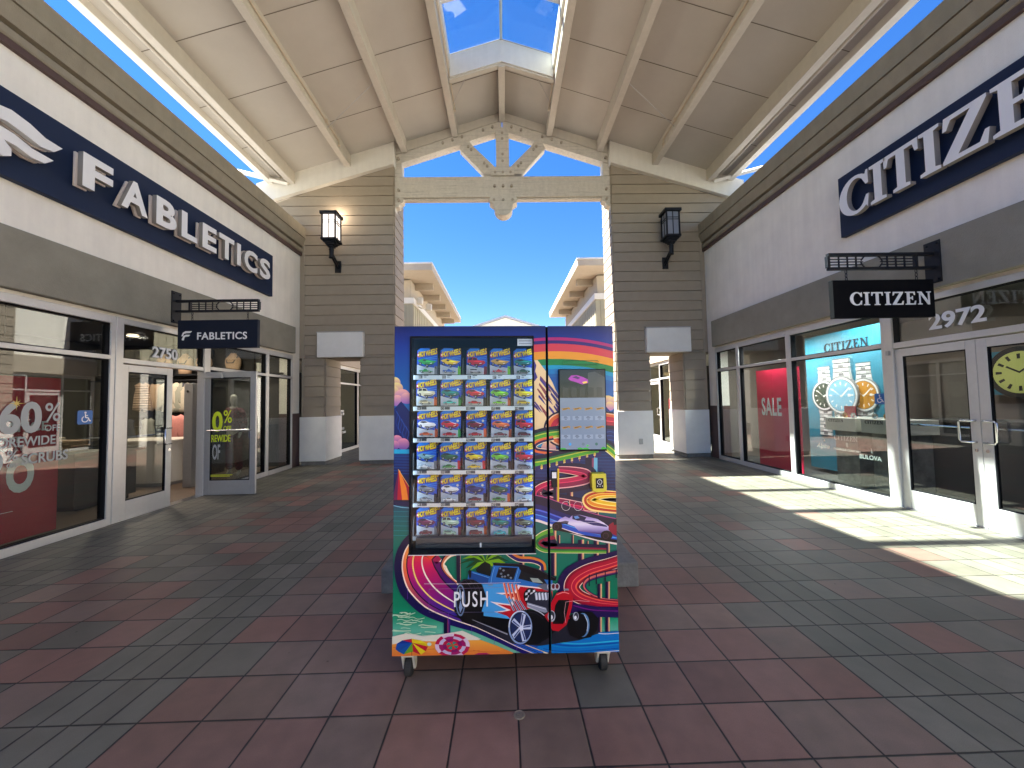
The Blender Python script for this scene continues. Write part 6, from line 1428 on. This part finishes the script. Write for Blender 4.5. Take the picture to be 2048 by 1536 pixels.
# ---- right shop
def Rt(s, y, z, size, m, x, **k): return text(s, 'lettering', m, (x, y, z), (0,-1,0), (0,0,1), size, 0.001, **k)
t = thing('sale_banner', 'bright red SALE banner standing in the right shop window', 'banner', (5.52, 7.7, 0.05))
b = MB(); b.box(5.52, 5.53, 7.08, 8.30, 0.05, 2.06); adopt(b.build('sheet', M['pinkred'], None), t)
adopt(Rt('SALE', 8.16, 1.12, 0.50, M['vinyl'], 5.516, off=0.025, sx=0.52, sp=1.1), t)
t = thing('watch_poster', 'tall blue poster of three steel wristwatches with green, blue and orange dials', 'poster', (6.2, 6.9, 0.1))
b = MB(); b.box(6.2, 6.24, 5.95, 7.75, 0.08, 2.68); adopt(b.build('sheet', M['teal'], None), t)
def watch(cy, cz, r, dial, k0, band=True):
    m = MB(); l = [0]; m.keep = False
    fn = lambda a, b_, d: (6.2-0.0006-d, cy-a*r, cz+b_*r)
    def pl(pts, c): l[0] += 1; m.prism(pts, fn, 0, 0.0006*(l[0]+k0), c)
    st1, st2, st3 = (176, 178, 176), (120, 122, 124), (215, 216, 214)
    for sgn in (1, -1):
        pl([(-.62, .8*sgn), (-.48, 1.9*sgn), (.48, 1.9*sgn), (.62, .8*sgn)], st1)
        for i in range(7 if sgn < 0 else 4):
            z_ = sgn*(1.15+i*0.26); pl([(-.52, z_), (.52, z_), (.52, z_+sgn*.2), (-.52, z_+sgn*.2)], st1 if i % 2 else st3); pl([(-.18, z_), (.18, z_), (.18, z_+sgn*.16), (-.18, z_+sgn*.16)], st3 if i % 2 else st2)
            pl([(-.52, z_+sgn*.20), (.52, z_+sgn*.20), (.52, z_+sgn*.235), (-.52, z_+sgn*.235)], (60, 62, 66))
    pl(ell(0, 0, 1.1, 1.12, 32), st2); pl(ell(0, 0, 1.04, 1.06, 32), st3); pl(ell(0, 0, .93, .95, 32), (90, 92, 96)); pl(ell(0, 0, .90, .92, 32), dial)
    for i in range(12):
        a_ = i*math.pi/6; c0, s0 = math.cos(a_), math.sin(a_); pl([(c0*.62-s0*.035, s0*.62+c0*.035), (c0*.8-s0*.035, s0*.8+c0*.035), (c0*.8+s0*.035, s0*.8-c0*.035), (c0*.62+s0*.035, s0*.62-c0*.035)], (232, 232, 226)); l[0] -= 1
    l[0] += 1
    pl([(-.03, -.05), (-.56, .40), (-.60, .36), (.03, -.1)], (236, 236, 230)); pl([(-.03, -.06), (.56, .48), (.60, .44), (.04, -.12)], (236, 236, 230)); pl(ell(0, -.04, .07, .07, 10), (220, 220, 215))
    pl([(.45, -.08), (.62, -.08), (.62, .08), (.45, .08)], (230, 230, 226))
    return adopt(m.build('watch_picture', M['poster'], None), t)
watch(7.32, 1.50, 0.26, (30, 56, 40), 0); watch(6.50, 1.50, 0.26, (190, 130, 30), 0); watch(6.90, 1.50, 0.31, (120, 180, 206), 60)
o = serif('CITIZEN', 0.16, (6.195, 7.28, 2.33), (0,-1,0), (0,0,1), 0.0, 0.003, M['navy2'], t, name='letter', sep=0.12)
for q in COL.objects:
    if q.parent == t and q.name.startswith('letter'): q.location = -Vector(t.location)
for i, (y0, y1, lb_) in enumerate([(6.02, 6.50, 'grey woodgrain display block under the first watch case'), (5.30, 5.84, 'grey woodgrain display block under the watch case nearest the doors')]):
    b = MB(); b.box(5.62, 6.02, y0+0.03, y1-0.03, 0.08, 0.92); tag(b.build('display_block', M['greywood'], None, bevel=0.004), lb_, 'display block', 'woodgrain display blocks in the watch window')
    t = thing('watch_case', ['white watch case with clear cover on the woodgrain block beside the blue poster', 'white watch case with clear cover on the woodgrain block beside the doors'][i], 'display case', (5.8, (y0+y1)/2, 0.92), group='watch cases in the right shop window')
    b = MB(); b.box(5.52, 6.05, y0-0.04, y1+0.04, 0.922, 1.13); adopt(b.build('base', M['white'], None, bevel=0.003), t)
    b = MB(); b.box(5.56, 6.0, y0, y1, 1.132, 1.50); adopt(b.build('cover', M['clear'], None), t)
    serif('CITIZEN', 0.05, (5.517, y1-0.03, 1.06), (0,-1,0), (0,0,1), 0.0, 0.002, M['navy2'], t, sep=0.12)
    for q in COL.objects:
        if q.parent == t and q.name.startswith('letter'): q.location = -Vector(t.location)
    b = MB(); b.box(5.70, 5.72, (y0+y1)/2-0.10, (y0+y1)/2+0.10, 1.135, 1.32); adopt(b.build('price_card', M['red'], None), t)
    for k in range(3):
        b = MB(); yy = y0+0.09+k*(y1-y0-0.18)/2; b.tube([(5.62+0.0*math.cos(q*math.pi/6), yy+0.035*math.cos(q*math.pi/6), 1.175+0.035*math.sin(q*math.pi/6)) for q in range(12)], 0.012, 6, closed=True); b.cyl((5.60, yy, 1.19), (5.612, yy, 1.19), 0.024, 14); adopt(b.build('wristwatch', [M['steel'], mat('gold_metal', (0.8, 0.5, 0.2), 0.25, metal=1.0) if 'gold_metal' not in bpy.data.materials else bpy.data.materials['gold_metal']][k % 2], None), t)
t = thing('brand_decal', 'white vinyl brand names low on the right shop window', 'decal', (5.30, 5.9, 0.7))
serif('CITIZEN', 0.075, (5.318, 6.15, 0.79), (0,-1,0), (0,0,1), 0.0, 0.001, M['vinyl'], t, sep=0.10)
for q in COL.objects:
    if q.parent == t: q.location = -Vector(t.location)
for s_, y_, z_, sz_, sh_ in (('Alpina', 6.50, 0.63, 0.10, 0.3), ('FREDERIQUE CONSTANT', 6.17, 0.63, 0.042, 0), ('BULOVA', 5.72, 0.555, 0.088, 0)): adopt(Rt(s_, y_, z_, sz_, M['vinyl'], 5.318, off=0.012, shear=sh_), t)
b = MB(); b.prism([(6.36, 0.74), (6.32, 0.74), (6.34, 0.78)], FX(5.317), 0, 0.001); b.prism([(5.94, 0.76), (5.90, 0.76), (5.90, 0.70), (5.92, 0.685), (5.94, 0.70)], FX(5.317), 0, 0.001); b.prism([(5.52, 0.72), (5.505, 0.65), (5.525, 0.65), (5.53, 0.72)], FX(5.317), 0, 0.001); adopt(b.build('brand_marks', M['vinyl'], None), t)
t = thing('dial_poster', 'framed picture of a yellow watch dial on the wall behind the right door', 'picture', (8.3, 6.1, 1.8))
m = MB(); fn = lambda a, b_, d: (8.3-d, 6.0-a, 1.82+b_)
m.prism([(-.55, -.36), (.75, -.36), (.75, .36), (-.55, .36)], fn, 0, 0.02, (40, 130, 160)); m.prism(ell(0, 0, .42, .42, 40), fn, 0.0, 0.0215, (30, 30, 34)); m.prism(ell(0, 0, .34, .34, 40), fn, 0, 0.023, (222, 226, 130))
for i in range(12):
    a_ = i*math.pi/6; c0, s0 = math.cos(a_), math.sin(a_); m.prism([(c0*.22-s0*.018, s0*.22+c0*.018), (c0*.30-s0*.022, s0*.30+c0*.022), (c0*.30+s0*.022, s0*.30-c0*.022), (c0*.22+s0*.018, s0*.22-c0*.018)], fn, 0, 0.0245, (24, 24, 24)); 
m.prism([(0, -.015), (-.17, .09), (-.15, .11), (0, .015)], fn, 0, 0.026, (20, 20, 20)); m.prism([(0, -.015), (.22, .16), (.2, .18), (0, .015)], fn, 0, 0.027, (20, 20, 20))
adopt(m.build('picture', M['poster'], None), t)
b = MB(); b.box(6.5, 7.1, 2.6, 5.9, 0.006, 1.08); b.box(6.46, 7.14, 2.56, 5.94, 1.08, 1.12); tag(b.build('display_cabinet', M['darkwall'], None, bevel=0.004), 'long dark display cabinet behind the right double doors', 'cabinet')

# ================================================================ BEYOND THE PIERS
def simple_shop(s, label, y0, y1, wins, z1=5.2, gap=None):
    X = XL if s < 0 else XR
    t = thing('shop_building', label, 'shop building', (X, (y0+y1)/2, 0)); S = Vector(t.location)
    b = MB(); b.box(X, X+s*7, y0, y1, 2.72, z1); adopt(b.build('wall', M['stucco'], None), t)
    b = MB(); b.box(X-s*0.08, X-s*0.002, y0, y1, 2.74, 3.3); adopt(b.build('fascia_band', M['soffit'], None), t)
    b = MB(); b.box(X+s*2.5, X+s*7, y0, y1, 0, 2.72); adopt(b.build('wall', M['darkwall'], None), t)
    b = MB(); b.box(X+s*0.1, X+s*2.5, y0, y1, -0.01, 0.006); adopt(b.build('interior_floor', M['shopgrey'], None), t)
    ys = [y0]+sum([[a, c] for a, c in wins], [])+[y1]
    for a, c in zip(ys[::2], ys[1::2]):
        if gap and abs(a-gap) < 0.01: continue
        if c-a > 0.02: b = MB(); b.box(X, X+s*0.25, a, c, 0, 2.718); adopt(b.build('wall', M['stucco'], None), t)
    for a, c in wins:
        o = window(s, t, a, c); o.location = -S
    return t
tl = simple_shop(-1, 'shop beyond the left pier with a plain glass front seen through the pier opening', 10.62, 15.35, [(10.75, 12.0), (12.0, 13.6), (13.6, 15.2)])
tr_ = simple_shop(1, 'shop beyond the right pier with a white door and brown oval sign', 10.62, 15.0, [(10.75, 12.9), (13.9, 14.9)], gap=12.9)
f = MB(); wbox(f, 1, 12.9, 13.9, 2.12, 2.19, 0.02, -0.09); wbox(f, 1, 12.9, 13.9, 2.65, 2.72, 0.02, -0.09); fo = adopt(f.build('door_frame', M['alu'], None), tr_)
g = MB(); wbox(g, 1, 12.9, 13.9, 2.19, 2.65, -0.04, -0.046); g.build('pane', M['glass'], fo)
d_ = door_leaf(tr_, M['alu'], 0.99, 2.10, lambda a, b, d: (XR-d+0.02, 13.895-a, b), 1); d_.location = -Vector(tr_.location)
t = thing('oval_sign', 'small brown oval sign behind the glass beyond the right pier', 'sign', (5.36, 12.55, 2.4))
b = MB(); b.prism(ell(12.55, 2.42, 0.36, 0.17, 28), FX(5.37), 0, 0.02); adopt(b.build('plate', mat('brown_sign', (0.16, 0.09, 0.03), 0.5), None), t)
adopt(text('FOSSIL', 'lettering', M['blackmatt'], (5.365, 12.30, 2.37), (0,1,0), (0,0,1), 0.15, 0.001, 0.02, sx=0.85), t)
t = thing('sale_poster', 'small red sale poster in the window beyond the right pier', 'poster', (5.45, 12.0, 0.7))
b = MB(); b.box(5.45, 5.46, 12.12, 12.68, 0.72, 1.50); adopt(b.build('sheet', M['pinkred'], None), t)
for s_, y_, z_, sz_ in (('UP TO', 12.52, 1.33, 0.09), ('70%', 12.60, 1.10, 0.2), ('OFF', 12.54, 0.9, 0.14)): adopt(Rt(s_, y_, z_, sz_, M['vinyl'], 5.445, off=0.02, sx=0.8), t)
t = thing('window_decal', 'white vinyl lettering on the glass beyond the left pier', 'decal', (-5.2, 12.5, 1.0))
for o in (wtextL('60%', 12.15, 1.16, 0.24, M['vinyl'], x=-5.182), wtextL('STYLES', 12.25, 0.70, 0.10, M['vinyl'], x=-5.182, off=0.02), wtextL('TO CLEAR', 12.22, 0.58, 0.10, M['vinyl'], x=-5.182, off=0.02)): adopt(o, t)
for i in range(7):
    x, y = -6.4-0.25*(i % 3), 11.6+i*0.42
    garment('hoodie', x, y, 1.55 if i % 2 else 1.95, 0.45, 0.6, [M['pink'], M['char'], M['beige'], M['red']][i % 4], ['pink', 'charcoal', 'beige', 'dark red', 'pink', 'charcoal', 'beige'][i]+' top beyond the left pier, number %s along the rail' % ['one', 'two', 'three', 'four', 'five', 'six', 'seven'][i], grp='tops in the shop beyond the left pier', rot=R(60))
def overhang(s, y0, y1, xe, xw, label, flood=False):
    t = thing('shop_building', label, 'shop building', (s*xw, (y0+y1)/2, 0)); X = CX*0+s*xw
    b = MB(); b.box(X, s*9, y0+0.9, y1, 0, 5.5); adopt(b.build('wall', M['battenL'], None), t)
    b = MB(); y = y0+0.95
    while y < y1: b.box(X-s*0.022, X-s*0.001, y, y+0.05, 3.2, 5.48); y += 0.36
    x = abs(X)+0.2
    while x < 8.6: b.box(s*x, s*(x+0.05), y0+0.878, y0+0.899, 3.2, 5.48); x += 0.36
    adopt(b.build('battens', M['battenL'], None), t)
    b = MB(); b.box(X-s*0.05, s*9.05, y0+0.85, y1, 5.502, 5.74); adopt(b.build('white_trim', M['white'], None, bevel=0.004), t)
    b = MB(); b.box(X+s*0.10, s*9, y0+1.0, y1, 5.742, 6.5); adopt(b.build('frieze', M['soffit'], None), t)
    b = MB(); b.box(s*xe, s*9.6, y0, y1, 6.56, 6.80); adopt(b.build('roof_slab', M['soffit'], None, bevel=0.006), t)
    b = MB(); b.box(s*(xe-0.02), s*9.62, y0-0.02, y1, 6.802, 6.86); adopt(b.build('roof_edge', M['white'], None), t)
    y = y0+1.7
    while y < y1-0.5:
        b = MB(); b.box(s*(xe+0.28), X+s*0.098, y, y+0.16, 6.30, 6.558); adopt(b.build('bracket', M['soffit'], None, bevel=0.004), t); y += 1.75
    b = MB(); b.box(X-s*0.04, X-s*0.001, y0+0.86, y1, 0.0, 3.1); adopt(b.build('ground_floor_facing', M['stucco'], None), t)
    return t
overhang(-1, 14.5, 24.3, 2.68, 3.62, 'flat-roofed building beyond the left pier with deep tan eaves and a floodlight below')
overhang(1, 14.2, 23.2, 2.84, 3.70, 'flat-roofed building beyond the right pier with deep tan eaves on bracket ends')
t = thing('floodlight', 'pale twin floodlight on the wall trim under the far left eaves', 'floodlight', (-3.45, 16.0, 5.6))
for i, (dx, dy, dz) in enumerate(((0.0, -0.1, 0.14), (0.28, 0.35, -0.02))):
    b = MB(); b.box(-0.13+dx, 0.13+dx, -0.09+dy, 0.09+dy, -0.15+dz, 0.15+dz); b.build('lamp_head', M['caster'], t, bevel=0.05, seg=4)
b = MB(); b.tube([(-0.12, 0.1, -0.05), (0.05, 0.1, -0.12), (0.15, 0.2, -0.12)], 0.03, 8); b.build('arm', M['caster'], t)
# distant gable
t = thing('distant_canopy', 'pale grey gabled canopy end far down the passage behind the machine', 'canopy', (0.2, 34, 0))
b = MB(); b.prism([(-5.5, 6.9), (5.5, 6.9), (5.5, 7.2), (0, 8.95), (-5.5, 7.2)], lambda a, c, d: (0.2+a, 34+d, c), 0, 0.3); adopt(b.build('gable_wall', M['white'], None), t)
b = MB()
for s in (-1, 1): b.prism([(0, 8.98), (s*5.9, 7.1), (s*5.9, 7.28), (0, 9.16)], lambda a, c, d: (0.2+a, 33.8+d, c), 0, 10)
adopt(b.build('roof', mat('grey_metal_roof', (0.35, 0.37, 0.42), 0.5), None), t)
for s in (-1, 1): b = MB(); b.box(0.2+s*3, 0.2+s*5, 34, 34.8, 0, 6.9); adopt(b.build('pier', M['siding'], None), t)
for s in (-1, 1):
    b = MB(); b.box(s*5.2, s*12, 24.4, 60, 0, 5.2); tag(b.build('far_building', M['stucco'], None), 'plain cream shop block at the %s end of the passage' % ('far left' if s < 0 else 'far right'), 'building')
